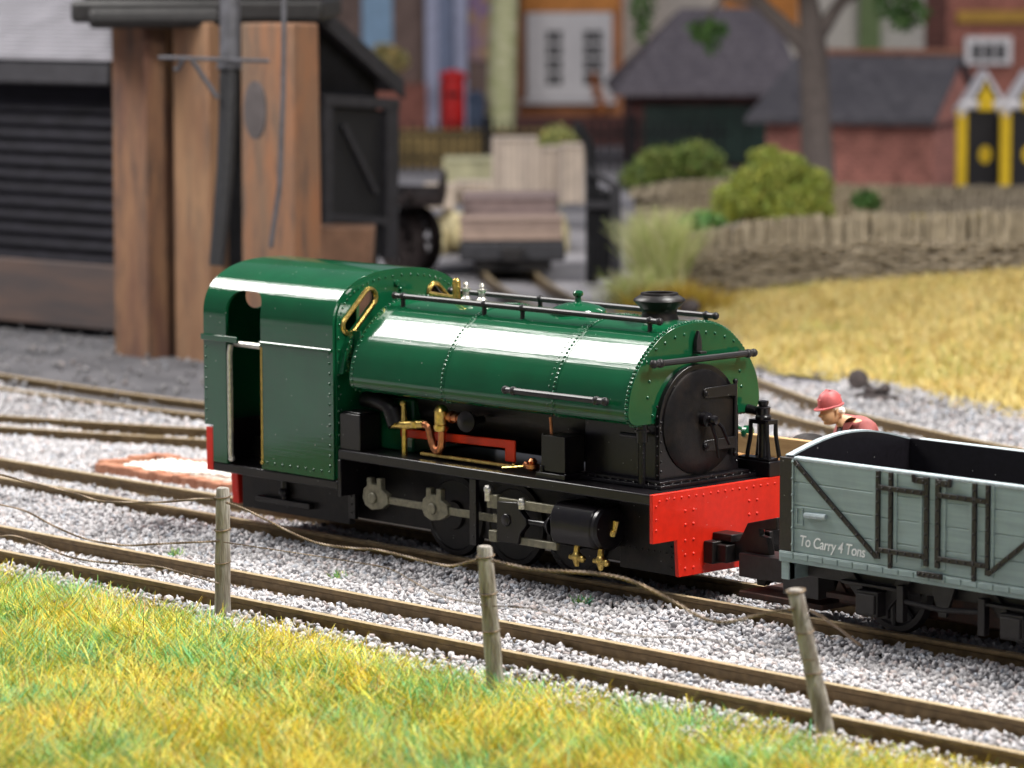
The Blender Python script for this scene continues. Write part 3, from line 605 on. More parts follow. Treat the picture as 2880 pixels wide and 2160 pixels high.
def bz(P):                                      # height of the stones across the near tracks
    y = P[:,1]; z = np.full(len(P), -.105)
    for yc in (0, -2.445):
        a = np.abs(y-yc); z = np.where(a < .33, -.118, z); z = np.where((a > .42)&(a < .75), -.092, z)
    return z + .03*(noise2(P[:,0],P[:,1],.5)-.5)
P = scatter(-15.5,7.5,-3.75,2.6,.039)
a0 = np.abs(P[:,1]); a1 = np.abs(P[:,1]+2.445)
keep = ~(((a0>.325)&(a0<.425))|((a1>.325)&(a1<.425)))
bed = (P[:,0]>-9.15)&(P[:,0]<-6.3)&(P[:,1]>.83)&(P[:,1]<1.75); keep &= ~bed
# thin the stones on the weathered strip in front of the near rail
keep &= ~((P[:,1]<-2.87)&(rng.random(len(P))<.45))
P = P[keep]; P[:,2] = bz(P)+rng.uniform(-.012,.016,len(P))
o = stones('ballast', P, rng.uniform(.019,.042,len(P)), stone_cols(len(P)), STONE); tag(o, 'loose pale grey granite chippings spread between the near tracks', 'ballast', kind='stuff')
P = scatter(-24,8,2.5,15.5,.07,1.08)
nz_ = noise2(P[:,0],P[:,1],1.7)
ash = (P[:,1]-4.0 > (P[:,0]+11)*-.12) & (P[:,0] < -9)        # dark cinder yard in front of the shed
keep = (~ash | (rng.random(len(P)) < .07)) & (rng.random(len(P)) < .93)
keep &= (P[:,1] < np.where(P[:,0] < -11.65, 12.84-(P[:,0]+11.65), 12.84-.32*(P[:,0]+11.65))+.1)      # field edge
P = P[keep]; P[:,2] = -.125+rng.uniform(-.02,.02,len(P))
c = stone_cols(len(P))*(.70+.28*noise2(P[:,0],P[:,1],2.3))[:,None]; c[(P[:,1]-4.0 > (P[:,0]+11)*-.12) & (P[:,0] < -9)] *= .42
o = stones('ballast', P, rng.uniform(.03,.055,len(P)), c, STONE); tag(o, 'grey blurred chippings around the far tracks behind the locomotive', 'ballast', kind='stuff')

# ------------------------------------------------------------------ grass
GRASS = mat('dry_grass_fibre', (1,1,1), .55, var=.08, scale=3, attr='tint', spec=.35)
def blades(name, P, L, Wd, cols, lean=(15,75), seg=3, bend=.5, comb=0):
    n = len(P); az = rng.uniform(0,2*np.pi,n)
    if comb: az = np.where(rng.random(n) < comb, 4*np.pi*noise2(P[:,0]+31,P[:,1]+7,.5)+rng.normal(0,.5,n), az)
    ln = np.radians(rng.uniform(*lean,n)); bd = rng.uniform(0,bend,n)
    face = rng.uniform(0,2*np.pi,n); V = np.zeros((n,2*(seg+1),3)); pos = P.copy(); t = ln.copy()
    wx = np.stack([np.cos(face),np.sin(face),np.zeros(n)],1)
    for k in range(seg+1):
        w = Wd*(1-.75*(k/seg)**2)/2
        V[:,2*k] = pos-wx*w[:,None]; V[:,2*k+1] = pos+wx*w[:,None]
        d = np.stack([np.sin(t)*np.cos(az),np.sin(t)*np.sin(az),np.cos(t)],1); pos = pos+d*(L/seg)[:,None]; t = t+bd
    q = np.array([[2*k,2*k+1,2*k+3,2*k+2] for k in range(seg)])
    Fc = (q[None]+(np.arange(n)*2*(seg+1))[:,None,None]).reshape(-1,4)
    return fastmesh(name, V.reshape(-1,3), Fc, 4, GRASS, np.repeat(cols, 2*(seg+1), 0))
YEL = np.array([[.84,.62,.04],[.76,.68,.09],[.70,.47,.04],[.86,.76,.24],[.62,.62,.08]])
GRN = np.array([[.20,.50,.15],[.12,.46,.24],[.46,.60,.13],[.17,.52,.31],[.31,.42,.09]])
BRN = np.array([[.42,.24,.07],[.33,.18,.07],[.50,.33,.14]])
def gcols(P, gs=.55, gw=.0):
    n = len(P); g = noise2(P[:,0]+50,P[:,1]+50,gs)*.6+noise2(P[:,0]+9,P[:,1]+9,gs*.3)*.4+rng.normal(0,.16,n)+gw
    y = YEL[rng.integers(0,5,n)]; r = GRN[rng.integers(0,5,n)]; bn = BRN[rng.integers(0,3,n)]
    c = np.where((g>.60)[:,None], r, y); k = rng.random(n) < .09; c[k] = bn[k]
    return c*rng.uniform(.55,1.22,(n,1))*np.array([1.04,1.03,.74])
def bank(x, y):
    e = np.clip((-2.93-y)/1.2, 0, 1); return -.16+e*.06+.05*(noise2(x,y,.9)-.5)*e
xs = np.arange(-9,9,.12); ys = np.arange(-10,-2.78,.12); X,Y = np.meshgrid(xs,ys); Z = bank(X,Y); ny,nx = X.shape
V = np.stack([X,Y,Z],2).reshape(-1,3); idx = np.arange(ny*nx).reshape(ny,nx)
Fc = np.stack([idx[:-1,:-1],idx[:-1,1:],idx[1:,1:],idx[1:,:-1]],2).reshape(-1,4)
EARTH = mat('mossy_earth', (.17,.12,.045), .9, scale=5, col2=(.08,.13,.06), bump=.6, bscale=40)
o = fastmesh('bank', V, Fc, 4, EARTH, smooth=True); tag(o, 'low earth bank under the grass in the foreground', 'bank', kind='structure')
def gedge(x): return -2.93+.14*(noise2(x,x*0,.8)-.5)+.08*np.clip((-3-x)/2.5,0,1)-.20*np.exp(-((x-.7)/1.2)**2)
P = scatter(-7.5,7,-8.6,-2.72,.0145,1.1)
P = P[P[:,1] < gedge(P[:,0])+rng.normal(0,.05,len(P))]
P = P[rng.random(len(P)) < .45+.9*noise2(P[:,0]+3,P[:,1]+8,.28)]
P[:,2] = bank(P[:,0],P[:,1])-.01
n = len(P); L = rng.uniform(.10,.27,n)*np.clip(.45+(gedge(P[:,0])-P[:,1])*1.2,.45,1)
o = blades('grass', P, L, rng.uniform(.0045,.0085,n), gcols(P, .5, .05), lean=(30,90), bend=.3, comb=.5); tag(o, 'yellow and green fibrous grass covering the foreground bank', 'grass', kind='stuff')
# long loose stems lying over the mat
P = scatter(-7.5,7,-8.6,-2.72,.062,1.1); P = P[P[:,1] < gedge(P[:,0])+rng.normal(.02,.05,len(P))]; P[:,2] = bank(P[:,0],P[:,1])+.0; n = len(P)
cc = gcols(P, .8, 0)*1.1
o = blades('grass', P, rng.uniform(.14,.30,n)*np.clip(.5+(gedge(P[:,0])-P[:,1])*1.0,.5,1), rng.uniform(.007,.011,n), np.minimum(cc,.95), lean=(15,84), bend=.3, comb=.45); tag(o, 'long pale stems sticking out of the foreground grass', 'grass', kind='stuff')
# ------------------------------------------------------------------ far dry field (rises gently towards the hurdle)
def field_in(x, y):      # signed: inside when > 0, edge along the rear track
    return y-np.where(x < -11.65, 12.84-(x+11.65)*1.0, 12.84-.32*(x+11.65))-.2*np.sin(x*1.3)
def fieldz(x, y): return -.15+.5*np.clip(field_in(x,y)/7,0,1)**1.2+.05*(noise2(x,y,1.1)-.5)
xs = np.arange(-26,12,.3); ys = np.arange(5,30,.3); X,Y = np.meshgrid(xs,ys)
Z = np.where(field_in(X,Y) > -.4, fieldz(X,Y), -.4); V = np.stack([X,Y,Z],2).reshape(-1,3); ny,nx = X.shape; idx = np.arange(ny*nx).reshape(ny,nx)
Fc = np.stack([idx[:-1,:-1],idx[:-1,1:],idx[1:,1:],idx[1:,:-1]],2).reshape(-1,4)
tr = (V[:,2] > -.39); lim = on_z  # drop what lies outside the field
ok = tr[Fc].all(1)
o = fastmesh('field', V, Fc[ok], 4, mat('straw_earth', (.42,.32,.08), .9, scale=2, col2=(.30,.24,.08), bump=.6, bscale=20), smooth=True); tag(o, 'gently rising ground of the straw coloured field', 'field', kind='structure')
P = scatter(-20,9,7,22,.036,1.06)
P = P[field_in(P[:,0],P[:,1])+rng.normal(0,.2,len(P)) > 0]
P[:,2] = fieldz(P[:,0],P[:,1])-.02; n = len(P)
FY = np.array([[.74,.56,.17],[.70,.56,.21],[.76,.65,.30],[.60,.52,.19],[.64,.44,.16]])
c = FY[rng.integers(0,5,n)]*rng.uniform(.75,1.15,(n,1)); g = noise2(P[:,0],P[:,1],1.4)+rng.normal(0,.2,n) > .88; c[g] = np.array([.42,.42,.10])*rng.uniform(.8,1.1,(g.sum(),1))
o = blades('grass', P, rng.uniform(.09,.20,n), rng.uniform(.013,.022,n), c, lean=(15,80), seg=2, comb=.4); tag(o, 'dry straw yellow grass field behind the far track', 'grass', kind='stuff')

# ------------------------------------------------------------------ wire fence
POST = mat('weathered_post', (.40,.375,.335), .75, var=.1, scale=9, col2=(.19,.16,.13), stain=(14,(2,2,.25),.7,(.10,.07,.045)), bump=.7, bscale=30, stretch=(3,3,.35))
WIRE = mat('rusty_wire', (.22,.15,.085), .5, metal=.4, col2=(.10,.075,.055), scale=30)
fence = empty('wire_fence', (1.0,-3.1,-.12), 'leaning wooden post fence strung with slack twisted wire along the grass edge', 'fence')
posts = [((-2.317,-3.014),(-2.29,-3.014,.856)), ((1.167,-3.459),(1.052,-3.459,.856)), ((3.724,-2.977),(3.42,-2.977,.80))]
b0 = [(-2.317,-3.014),(1.09,-3.259),(3.60,-2.977)]
POSTP = []
for i, ((x, y), t) in enumerate(posts):
    d = Vector(t)-Vector((x,y,-.2)); b = MB(); rings = []
    for k in range(9):
        f = k/8; c_ = Vector((x,y,-.2))+d*f; r = .055*(1.08-.10*f)*(1+.05*math.sin(k*2.1+i)); ro = [0,0,1][i]*.3
        ps = []
        for q in range(14):
            th = q*2*math.pi/14; rr = r*(1+.06*math.sin(3*th+i)+.05*math.sin(2*th+k*.3)); ps.append(c_+Vector((math.cos(th)*rr, math.sin(th)*rr, 0)))
        rings.append(ps)
    c_ = Vector(t); rings.append([c_+(p-c_)*.86+Vector((0,0,.012)) for p in rings[-1]])
    b.ring(rings); p_ = b.build('post', POST, fence, .004)
    if i == 2: p_['label'] = 'post leaning to the left with a cut pale top'
    for h in (.80, .55, .30):
        q = Vector((x,y,-.2))+d*((h+.2)/(t[2]+.2)); w = MB(); ring = [q+Vector((math.cos(a)*.0605, math.sin(a)*.0605, .008*math.sin(a))) for a in np.linspace(0,2*math.pi,15)]; w.tube(ring, .006, 6, caps=False); w.build('staple', WIRE, p_)
    POSTP.append((x, y, d))
def wire(pxs, ys, name='wire', r=.0062):
    pts = []
    for (p, y) in zip(pxs, ys):
        rr = ray(*p); t = (y-CAM.y)/rr.y; pts.append(CAM+rr*t)
    sm = smooth_poly(pts, 14); res = []
    L = 0; prev = sm[0]; A = []; B = []
    fine = [sm[0]]
    for i in range(1, len(sm)):
        m_ = max(1, int((sm[i]-sm[i-1]).length/.012))
        fine += [sm[i-1].lerp(sm[i], (k+1)/m_) for k in range(m_)]
    for i, p in enumerate(fine):
        L += (p-prev).length; prev = p; t = (fine[min(i+1,len(fine)-1)]-fine[max(i-1,0)]).normalized()
        a = t.cross(Vector((0,0,1))).normalized(); bb = t.cross(a); th = L*2*math.pi/.075
        o_ = (a*math.cos(th)+bb*math.sin(th))*r*.8; A.append(p+o_); B.append(p-o_)
    b = MB(); b.tube(A, r, 5); b.tube(B, r, 5); return b.build(name, WIRE, fence)
def crop(c, pts):
    a, b_, s_ = {1:(0,960,.3255),3:(560,1220,.4159),4:(1300,1250,.4159),7:(0,1440,.434),8:(960,1440,.434),9:(1920,1440,.434)}[c]
    return [(a+s_*x, b_+s_*y) for x, y in pts]
def lin(a, b_, n): return [a+(b_-a)*i/(n-1) for i in range(n)]
w1 = crop(1, [(-200,1120),(0,1150),(300,1230),(600,1300),(850,1375),(1050,1390),(1400,1388),(1700,1362),(1850,1362)])
wire(w1, lin(-2.95,-3.068,9))
w2 = crop(3, [(185,465),(300,505),(460,585),(650,680),(800,738),(1000,770),(1200,785),(1400,830),(1600,880),(1720,890),(1880,850)]); wire(w2, lin(-3.07,-3.515,11))
w3 = crop(4, [(200,785),(450,840),(700,860),(900,872),(1100,910),(1250,970),(1420,1060)]) + crop(9, [(140,690),(300,712),(520,660),(720,628)]); wire(w3, lin(-3.515,-3.03,11), r=.0075)
w4 = crop(9, [(830,640),(920,690),(1030,770),(1130,850),(1165,872)]); wire(w4, lin(-3.03,on_z(*w4[-1],-.085).y,5), r=.006)
w5 = crop(7, [(-100,-60),(40,-40),(180,0),(350,90),(550,172),(800,215),(1050,205),(1420,188)]); wire(w5, lin(-2.95,-3.07,8), r=.0055)
w6 = crop(7, [(-100,180),(0,160),(100,155),(250,205),(450,290),(700,330),(1000,350),(1200,400),(1420,462)]); wire(w6, lin(-2.95,-3.07,9), r=.0055)
w7 = crop(7, [(1450,195),(1650,225),(1900,262),(2212,310)]) + crop(8, [(300,365),(450,440),(650,545),(950,610)]); wire(w7, lin(-3.07,-3.515,8), r=.003)
w8 = crop(8, [(980,610),(1250,630),(1600,740),(1900,800)]) + crop(9, [(200,830),(500,930),(860,960)]); wire(w8, lin(-3.515,-3.03,7), r=.003)
# ------------------------------------------------------------------ little weeds in the ballast
wd = [(-2.9,-1.35,'small green weed sprouting among stones behind the left fence post'),(-.72,-.78,'tiny green weed on the shaded ballast below the loco wheels'),(-4.65,-1.6,'tiny green weed beside the near rail at far left')]
for x, y, lb in wd:
    n = 40; Pw = np.stack([rng.normal(x,.035,n),rng.normal(y,.03,n),np.full(n,-.11)],1)
    o = blades('weed', Pw, rng.uniform(.04,.10,n), np.full(n,.014), GRN[rng.integers(0,3,n)]*rng.uniform(.6,1,(n,1)), lean=(0,60), seg=2); tag(o, lb, 'weed', 'weeds growing in the ballast')
# ------------------------------------------------------------------ brick edged bed of white grit behind the cab
BRICK = mat('red_brick_edging', (.30,.115,.06), .8, var=.3, scale=9, col2=(.42,.20,.12), bump=.3, bscale=30)
bed = empty('brick_edged_bed', (-7.7,1.2,-.1), 'low brick edged bed filled with white grit behind the cab', 'grit bed')
b = MB(); rn = random.Random(3)
def bricks(x0, y0, x1, y1):
    d = Vector((x1-x0, y1-y0, 0)); L_ = d.length; d /= L_; nrm = Vector((-d.y, d.x, 0)); q = 0
    while q < L_-.05:
        c_ = Vector((x0,y0,0))+d*q; w = .12; z0, z1 = -.2, -.005+rn.uniform(-.012,.012); vs = []
        for z in (z0, z1): vs += [c_+d*a*w+nrm*e*.14+Vector((0,0,z)) for a, e in ((0,0),(.96,0),(.96,1),(0,1))]
        b._add(vs, [(0,3,2,1),(4,5,6,7),(0,1,5,4),(1,2,6,5),(2,3,7,6),(3,0,4,7)]); q += w
bricks(-9.05,.86,-6.25,.86); bricks(-9.05,1.0,-9.05,1.72); bricks(-6.39,1.0,-6.39,1.72); bricks(-9.05,1.60,-6.25,1.60)
b.build('border', BRICK, bed, .01)
Pg = scatter(-8.85,-6.4,1.0,1.62,.035,1.5); Pg[:,2] = -.03+.07*np.exp(-((Pg[:,0]+7.3)/.8)**2)
o = stones('grit', Pg, rng.uniform(.02,.035,len(Pg)), np.full((len(Pg),3),1.25)*rng.uniform(.85,1.1,(len(Pg),1)), mat('white_grit', (.72,.70,.66), .7, attr='tint')); adopt(o, bed); o['kind'] = 'stuff'
b = MB(); b.box(-8.9,-6.3,.98,1.62,-.15,-.04); b.build('infill', mat('grit_bed', (.6,.57,.52), .9, scale=8), bed)

# ------------------------------------------------------------------ lever frame lumps beside the far track
def point_lever(c, label, s=1):
    t = empty('point_lever', c, label, 'point lever', 'point levers beside the far tracks'); c = Vector(c)
    IR = mat('old_iron', (.05,.038,.036), .6, var=.4, scale=20, bump=.3, bscale=30)
    b = MB(); b.box(c.x-.5*s,c.x+.5*s,c.y-.17*s,c.y+.17*s,c.z-.02,c.z+.10*s); b.box(c.x-.28*s,c.x+.05*s,c.y-.12*s,c.y+.12*s,c.z+.1*s,c.z+.24*s); b.build('base', IR, t, .02)
    b = MB(); b.lathe((c.x-.44*s,c.y-.09*s,c.z+.40*s),[(.06*s,-.02),(.21*s,0),(.22*s,.05),(.21*s,.16*s),(.05*s,.18*s)],18,(.5,-.85,.1)); b.build('counterweight', IR, t, .01)
    b = MB(); b.tube([(c.x-.44*s,c.y,c.z+.40*s),(c.x-.05*s,c.y,c.z+.17*s),(c.x+.2*s,c.y,c.z+.2*s)], .045*s, 8); b.ball((c.x+.24*s,c.y,c.z+.24*s),.13*s); b.build('handle', IR, t)
    return t
point_lever((-7.62,10.72,-.12), 'dark iron point lever with round weight on the chippings behind the person', .52)
b = MB(); q = at(1490, 664, 49.0); b.ball((q.x, q.y, q.z), .14, 12, (1.2,1,.9)); o = b.build('iron_ball', mat('old_iron', (.05,.04,.035), .6)); tag(o, 'brown rusty iron ball at the field edge seen just right of the chimney', 'iron ball')
# ------------------------------------------------------------------ timber trolley and its driver behind the wagon
TAN = mat('fresh_timber', (.50,.31,.13), .65, var=.15, scale=5, col2=(.36,.20,.08), stretch=(.4,3,3), bump=.15, bscale=30)
tr = empty('timber_trolley', (-.1,2.05,0), 'tan timber sided trolley standing behind the jack and the grey wagon', 'trolley')
for y, z0, z1 in ((1.50,.80,.965), (2.58,.5,.66)):
    b = MB(); b.box(-1.9,1.0,y-.03,y+.03,z0,z1); b.build('side_board', TAN, tr, .006)
for x in (-1.87, .97):
    b = MB(); b.box(x-.03,x+.03,1.531,2.549,.5,.66); b.build('end_board', TAN, tr, .006)
b = MB(); b.box(-1.9,1.0,1.50,2.58,.42,.498); b.build('floor', TAN, tr, .006)
b = MB(); b.box(-1.85,.95,1.54,1.60,.25,.418); b.box(-1.85,.95,2.46,2.52,.25,.418); b.box(-1.8,-1.7,1.531,1.59,.5,.8); b.box(.3,.4,1.531,1.59,.5,.8); b.box(-1.2,.9,1.601,2.459,.05,.418); b.build('frame', UB, tr, .01)
for x in (-1.1, .6):
    for y, s in ((1.70,-1),(2.38,1)):
        b = MB(); b.lathe((x,y,.13),[(.04,0),(.25,0),(.24,.05),(.05,.06)],20,(0,s,0)); b.build('wheel', UB, tr)
for x, y, lb in ((-1.16,1.52,'small green can on the timber trolley beside the smokebox'),(-.42,1.75,'small green can near the driver on the trolley')):
    c_ = empty('oil_can', (x,y,.965), lb, 'can', 'green oil cans on the trolley')
    b = MB(); zz = .965 if y < 1.6 else .93; b.lathe((x,y,zz),[(.05,0),(.06,.01),(.06,.05),(.035,.065),(.012,.075)],14,(1,0,.02)); b.ball((x+.03,y,zz+.02),.05,10,(1.1,.8,.8)); b.build('body', GREEN, c_)
    b = MB(); b.tube([(x-.02,y,zz+.02),(x-.08,y,zz+.03)],.018,8); b.build('spout', GREEN, c_)
b = MB(); b.ball((-.62,1.72,.92), .16, 14, (1.2,.7,.42)); o = b.build('coal_sack', mat('dark_sacking', (.03,.026,.026), .9, bump=.5, bscale=30)); tag(o, 'dark lumpy sack lying in the trolley by the driver', 'sack')
# person: forward = image left, a little towards the camera
fd = (-RV*.93 - HV*.36).normalized(); sd = Vector((0,0,1)).cross(fd)     # sd: the figure's left
HP = Vector((-.42, 2.06, .585)) + fd*-.125          # pelvis
def W(f, l, z): return HP + fd*f + sd*l + ZV*z
SKIN = mat('painted_skin', (.68,.42,.24), .55, var=.06); PINK = mat('dusty_red_cloth', (.36,.105,.10), .65, var=.15, scale=12, bump=.1)
def skin(name, J, E, m, parent, sub=2):
    me = bpy.data.meshes.new(name); me.from_pydata([W(*j[:3]) for j in J], E, []); o = bpy.data.objects.new(name, me); COL.objects.link(o)
    o.modifiers.new('s', 'SKIN'); sv = me.skin_vertices[0].data
    for i, j in enumerate(J):
        r = j[3]; sv[i].radius = r if isinstance(r, tuple) else (r, r)
    sv[0].use_root = True
    u = o.modifiers.new('u', 'SUBSURF'); u.levels = sub; u.render_levels = sub
    bpy.context.view_layer.update(); dg = bpy.context.evaluated_depsgraph_get(); nm = bpy.data.meshes.new_from_object(o.evaluated_get(dg))
    o.modifiers.clear(); o.data = nm; nm.polygons.foreach_set('use_smooth', [True]*len(nm.polygons)); nm.materials.clear(); nm.materials.append(m)
    if parent: adopt(o, parent)
    return o
# spine leans forward; shoulders at +.12
J = [(0,0,0,(.15,.11)),(.05,0,.15,(.14,.10)),(.11,0,.36,(.155,.10)),(.19,0,.47,(.085,.07)),(.27,0,.50,.052),(.33,0,.535,.056),
     (.14,.17,.45,.062),(.20,.24,.14,.046),(.40,.20,.13,.034),(.46,.19,.15,.03),
     (.14,-.17,.45,.062),(.20,-.24,.14,.046),(.40,-.20,.13,.034),(.46,-.19,.15,.03),
     (.06,.10,-.02,.09),(.42,.14,.20,.068),(.62,.14,-.02,.05),(.66,.14,-.05,.04),(.74,.14,-.04,.03),
     (.06,-.10,-.02,.09),(.42,-.14,.20,.068),(.62,-.14,-.02,.05),(.66,-.14,-.05,.04),(.74,-.14,-.04,.03)]
Ed = [(0,1),(1,2),(2,3),(3,4),(4,5),(2,6),(6,7),(7,8),(8,9),(2,10),(10,11),(11,12),(12,13),(0,14),(14,15),(15,16),(16,17),(17,18),(0,19),(19,20),(20,21),(21,22),(22,23)]
per = empty('person', HP, 'person in red hard hat, red jacket and black shirt seated behind the grey wagon', 'person')
body = skin('body', J, Ed, SKIN, None)
# head sculpted from an ellipsoid in the head's own frame, joined into the body mesh
hc = W(.37, 0, .582); hf = (fd*.985 - ZV*.17).normalized(); hl = sd; hu = hf.cross(hl)*1
hu = hu if hu.z > 0 else -hu
hf, hl, hu = hf*.93, hl*.93, hu*.93
hb = MB(); rings = []; nu, nv = 26, 30
for i in range(nu+1):
    th = math.pi*i/nu; zz = -math.cos(th); ring = []
    for k in range(nv):
        ph = 2*math.pi*k/nv; cx, cy = math.cos(ph), math.sin(ph)       # cx forward
        rad = max(math.sin(th), .02)
        fx = .098*rad*cx; ly = .073*rad*cy; uz = .118*zz
        if cx > 0:                                                     # face
            fr = max(0, cx)
            fx -= .012*fr*math.exp(-((zz-.12)/.12)**2)*(1 if abs(cy) > .2 else .3)       # eye sockets
            fx += .030*math.exp(-((zz+.14)/.17)**2)*math.exp(-(cy/.17)**2)*(1 if zz > -.32 else .4)       # nose
            fx += .012*math.exp(-((zz+.48)/.10)**2)*math.exp(-(cy/.3)**2)                # lips
            fx -= .006*math.exp(-((zz+.62)/.06)**2)*math.exp(-(cy/.4)**2)
            fx += .024*math.exp(-((zz+.82)/.16)**2)*math.exp(-(cy/.42)**2)               # chin
            fx += .008*math.exp(-((zz-.28)/.08)**2)*math.exp(-(cy/.6)**2)                # brow
        if zz < -.3: ly *= 1-.22*(-.3-zz)
        ring.append(hc + hf*fx + hl*ly + hu*uz)
    rings.append(ring)
hb.ring(rings)
for s in (-1, 1):                                                      # ears
    hb.tube([hc+hl*s*.070-hf*.012+hu*.03, hc+hl*s*.084-hf*.02+hu*.02, hc+hl*s*.082-hf*.018-hu*.012, hc+hl*s*.072-hf*.006-hu*.03], [.012,.014,.012,.007], 8)
# hands with five fingers resting on the trolley side
for s in (-1, 1):
    hb.tube([W(.43,s*.195,.145), W(.48,s*.187,.15), W(.52,s*.183,.145)], [.026,.036,.03], 10)
    for q in range(4):
        o_ = (q-1.5)*.017; l_ = (.055,.066,.062,.048)[q]
        hb.tube([W(.51,s*.183+o_,.147), W(.51+l_*.55,s*.183+o_*1.1,.142), W(.51+l_*.95,s*.183+o_*1.1,.12)], [.0095,.009,.007], 7)
    hb.tube([W(.47,s*.155,.15), W(.495,s*.135,.14), W(.52,s*.13,.125)], [.012,.011,.008], 7)
h_ = hb.build('head_tmp', SKIN)
bm = bmesh.new(); bm.from_mesh(body.data); bm.from_mesh(h_.data); bm.to_mesh(body.data); bm.free(); bpy.data.objects.remove(h_)
body.data.polygons.foreach_set('use_smooth', [True]*len(body.data.polygons)); adopt(body, per)
JJ = [(0,0,.02,(.165,.125)),(.045,0,.15,(.16,.12)),(.09,0,.37,(.175,.14)),(.16,0,.48,(.125,.10)),(.13,.175,.46,.09),(.20,.245,.14,.06),(.39,.205,.135,.045),(.13,-.175,.46,.09),(.20,-.245,.14,.06),(.39,-.205,.135,.045)]
skin('jacket', JJ, [(0,1),(1,2),(2,3),(2,4),(4,5),(5,6),(2,7),(7,8),(8,9)], PINK, per)
skin('shirt', [(.17,0,.33,(.10,.09)),(.245,0,.40,(.07,.06)),(.275,0,.455,(.055,.05))], [(0,1),(1,2)], mat('black_shirt', (.012,.01,.012), .6), per)
skin('trousers', [(0,0,-.02,(.165,.125)),(.06,.10,-.02,.10),(.42,.14,.20,.08),(.60,.14,.0,.065),(.06,-.10,-.02,.10),(.42,-.14,.20,.08),(.60,-.14,.0,.065)], [(0,1),(1,2),(2,3),(0,4),(4,5),(5,6)], mat('dark_trousers', (.02,.022,.03), .7), per)
b = MB()
for s in (-1, 1): b.tube([W(.65,s*.14,-.03), W(.71,s*.14,-.035), W(.77,s*.14,-.045)], [.06,.055,.045], 10)
b.build('boots', mat('black_boot', (.015,.012,.01), .5), per)
b = MB()                                                               # lapels
for s in (-1, 1):
    A = [W(.29,s*.045,.30), W(.285,s*.10,.40), W(.215,s*.105,.50), W(.27,s*.055,.485)]
    b._add(A + [p+fd*.012 for p in A], [(0,1,2,3),(4,7,6,5),(0,4,5,1),(1,5,6,2),(2,6,7,3),(3,7,4,0)])
b.build('lapel', PINK, per)
b = MB(); rings = []
for i, (z, r) in enumerate([(-.012,1.0),(.03,1.0),(.075,.90),(.105,.70),(.125,.40),(.13,.05)]):
    rings.append([hc + hu*(.055+z) + hf*(.112*r*math.cos(k*2*math.pi/24)-.004) + hl*(.088*r*math.sin(k*2*math.pi/24)) for k in range(24)])
b.ring(rings); rings = []
for z, e in ((-.016,1.0),(-.012,1.16),(-.002,1.17),(.006,1.02)):
    rings.append([hc + hu*(.055+z-.012*max(0, math.cos(k*2*math.pi/24))) + hf*(.112*e*math.cos(k*2*math.pi/24)*(1.14 if math.cos(k*2*math.pi/24) > 0 else 1)) + hl*(.088*e*math.sin(k*2*math.pi/24)) for k in range(24)])
b.ring(rings); 
for q in (-.02, .02): b.tube([hc+hu*(.055+.06)+hf*.10+hl*q, hc+hu*.19+hl*q*1.2, hc+hu*.12-hf*.105+hl*q], .008, 6)
b.build('hard_hat', mat('faded_red_hat', (.42,.085,.085), .5, var=.15, scale=15, bump=.1), per)
b = MB()
for s in (-1, 1):
    for q in range(5): b.ball(hc + hl*s*.072 - hf*(.012+.016*q) + hu*(.038-.012*q+.01*(q%2)), .026, 8)
for q in range(5): b.ball(hc - hf*.088 + hl*(q-2)*.024 + hu*.0, .024, 8)
b.build('hair', mat('white_hair', (.80,.72,.64), .6), per)
# ------------------------------------------------------------------ background: everything stands on the ground at its own distance
def frame(x, d, yaw=0, y=600):
    p = at(x, y, d); p.z = GZ
    q = CAM + (p-CAM); # ground point on the same line of sight column
    m = Matrix((RV, HV, ZV)).transposed().to_4x4() @ Matrix.Rotation(R(yaw), 4, 'Z'); m.translation = (q.x, q.y, GZ); return m
def zy(y, d, x=1106): return at(x, y, d).z - GZ           # height above ground of overview row y at depth d
def mpp(d): return d/F/.768056                            # metres per overview pixel
BRICKW = mat('red_brick', (.26,.10,.075), .85, scale=4, var=.25, kind='brick')
PINKB = mat('pink_brick', (.36,.15,.118), .85, scale=3, var=.3, kind='brick')
ORB = mat('orange_brick', (.42,.17,.07), .85, scale=3, var=.2, kind='brick')
SLATE = mat('slate_roof', (.155,.135,.155), .7, scale=5, var=.2, kind='slate')
TARRED = mat('tarred_boards', (.009,.009,.011), .7, spec=.2, scale=4, var=.3, kind='boards')
TARV = mat('tarred_timber', (.011,.011,.013), .7, spec=.2, scale=6, var=.3, bump=.2, bscale=20)
WHITEP = mat('white_paint', (.74,.72,.74), .6, var=.05)
DARKGL = mat('dark_window_glass', (.03,.03,.035), .2)
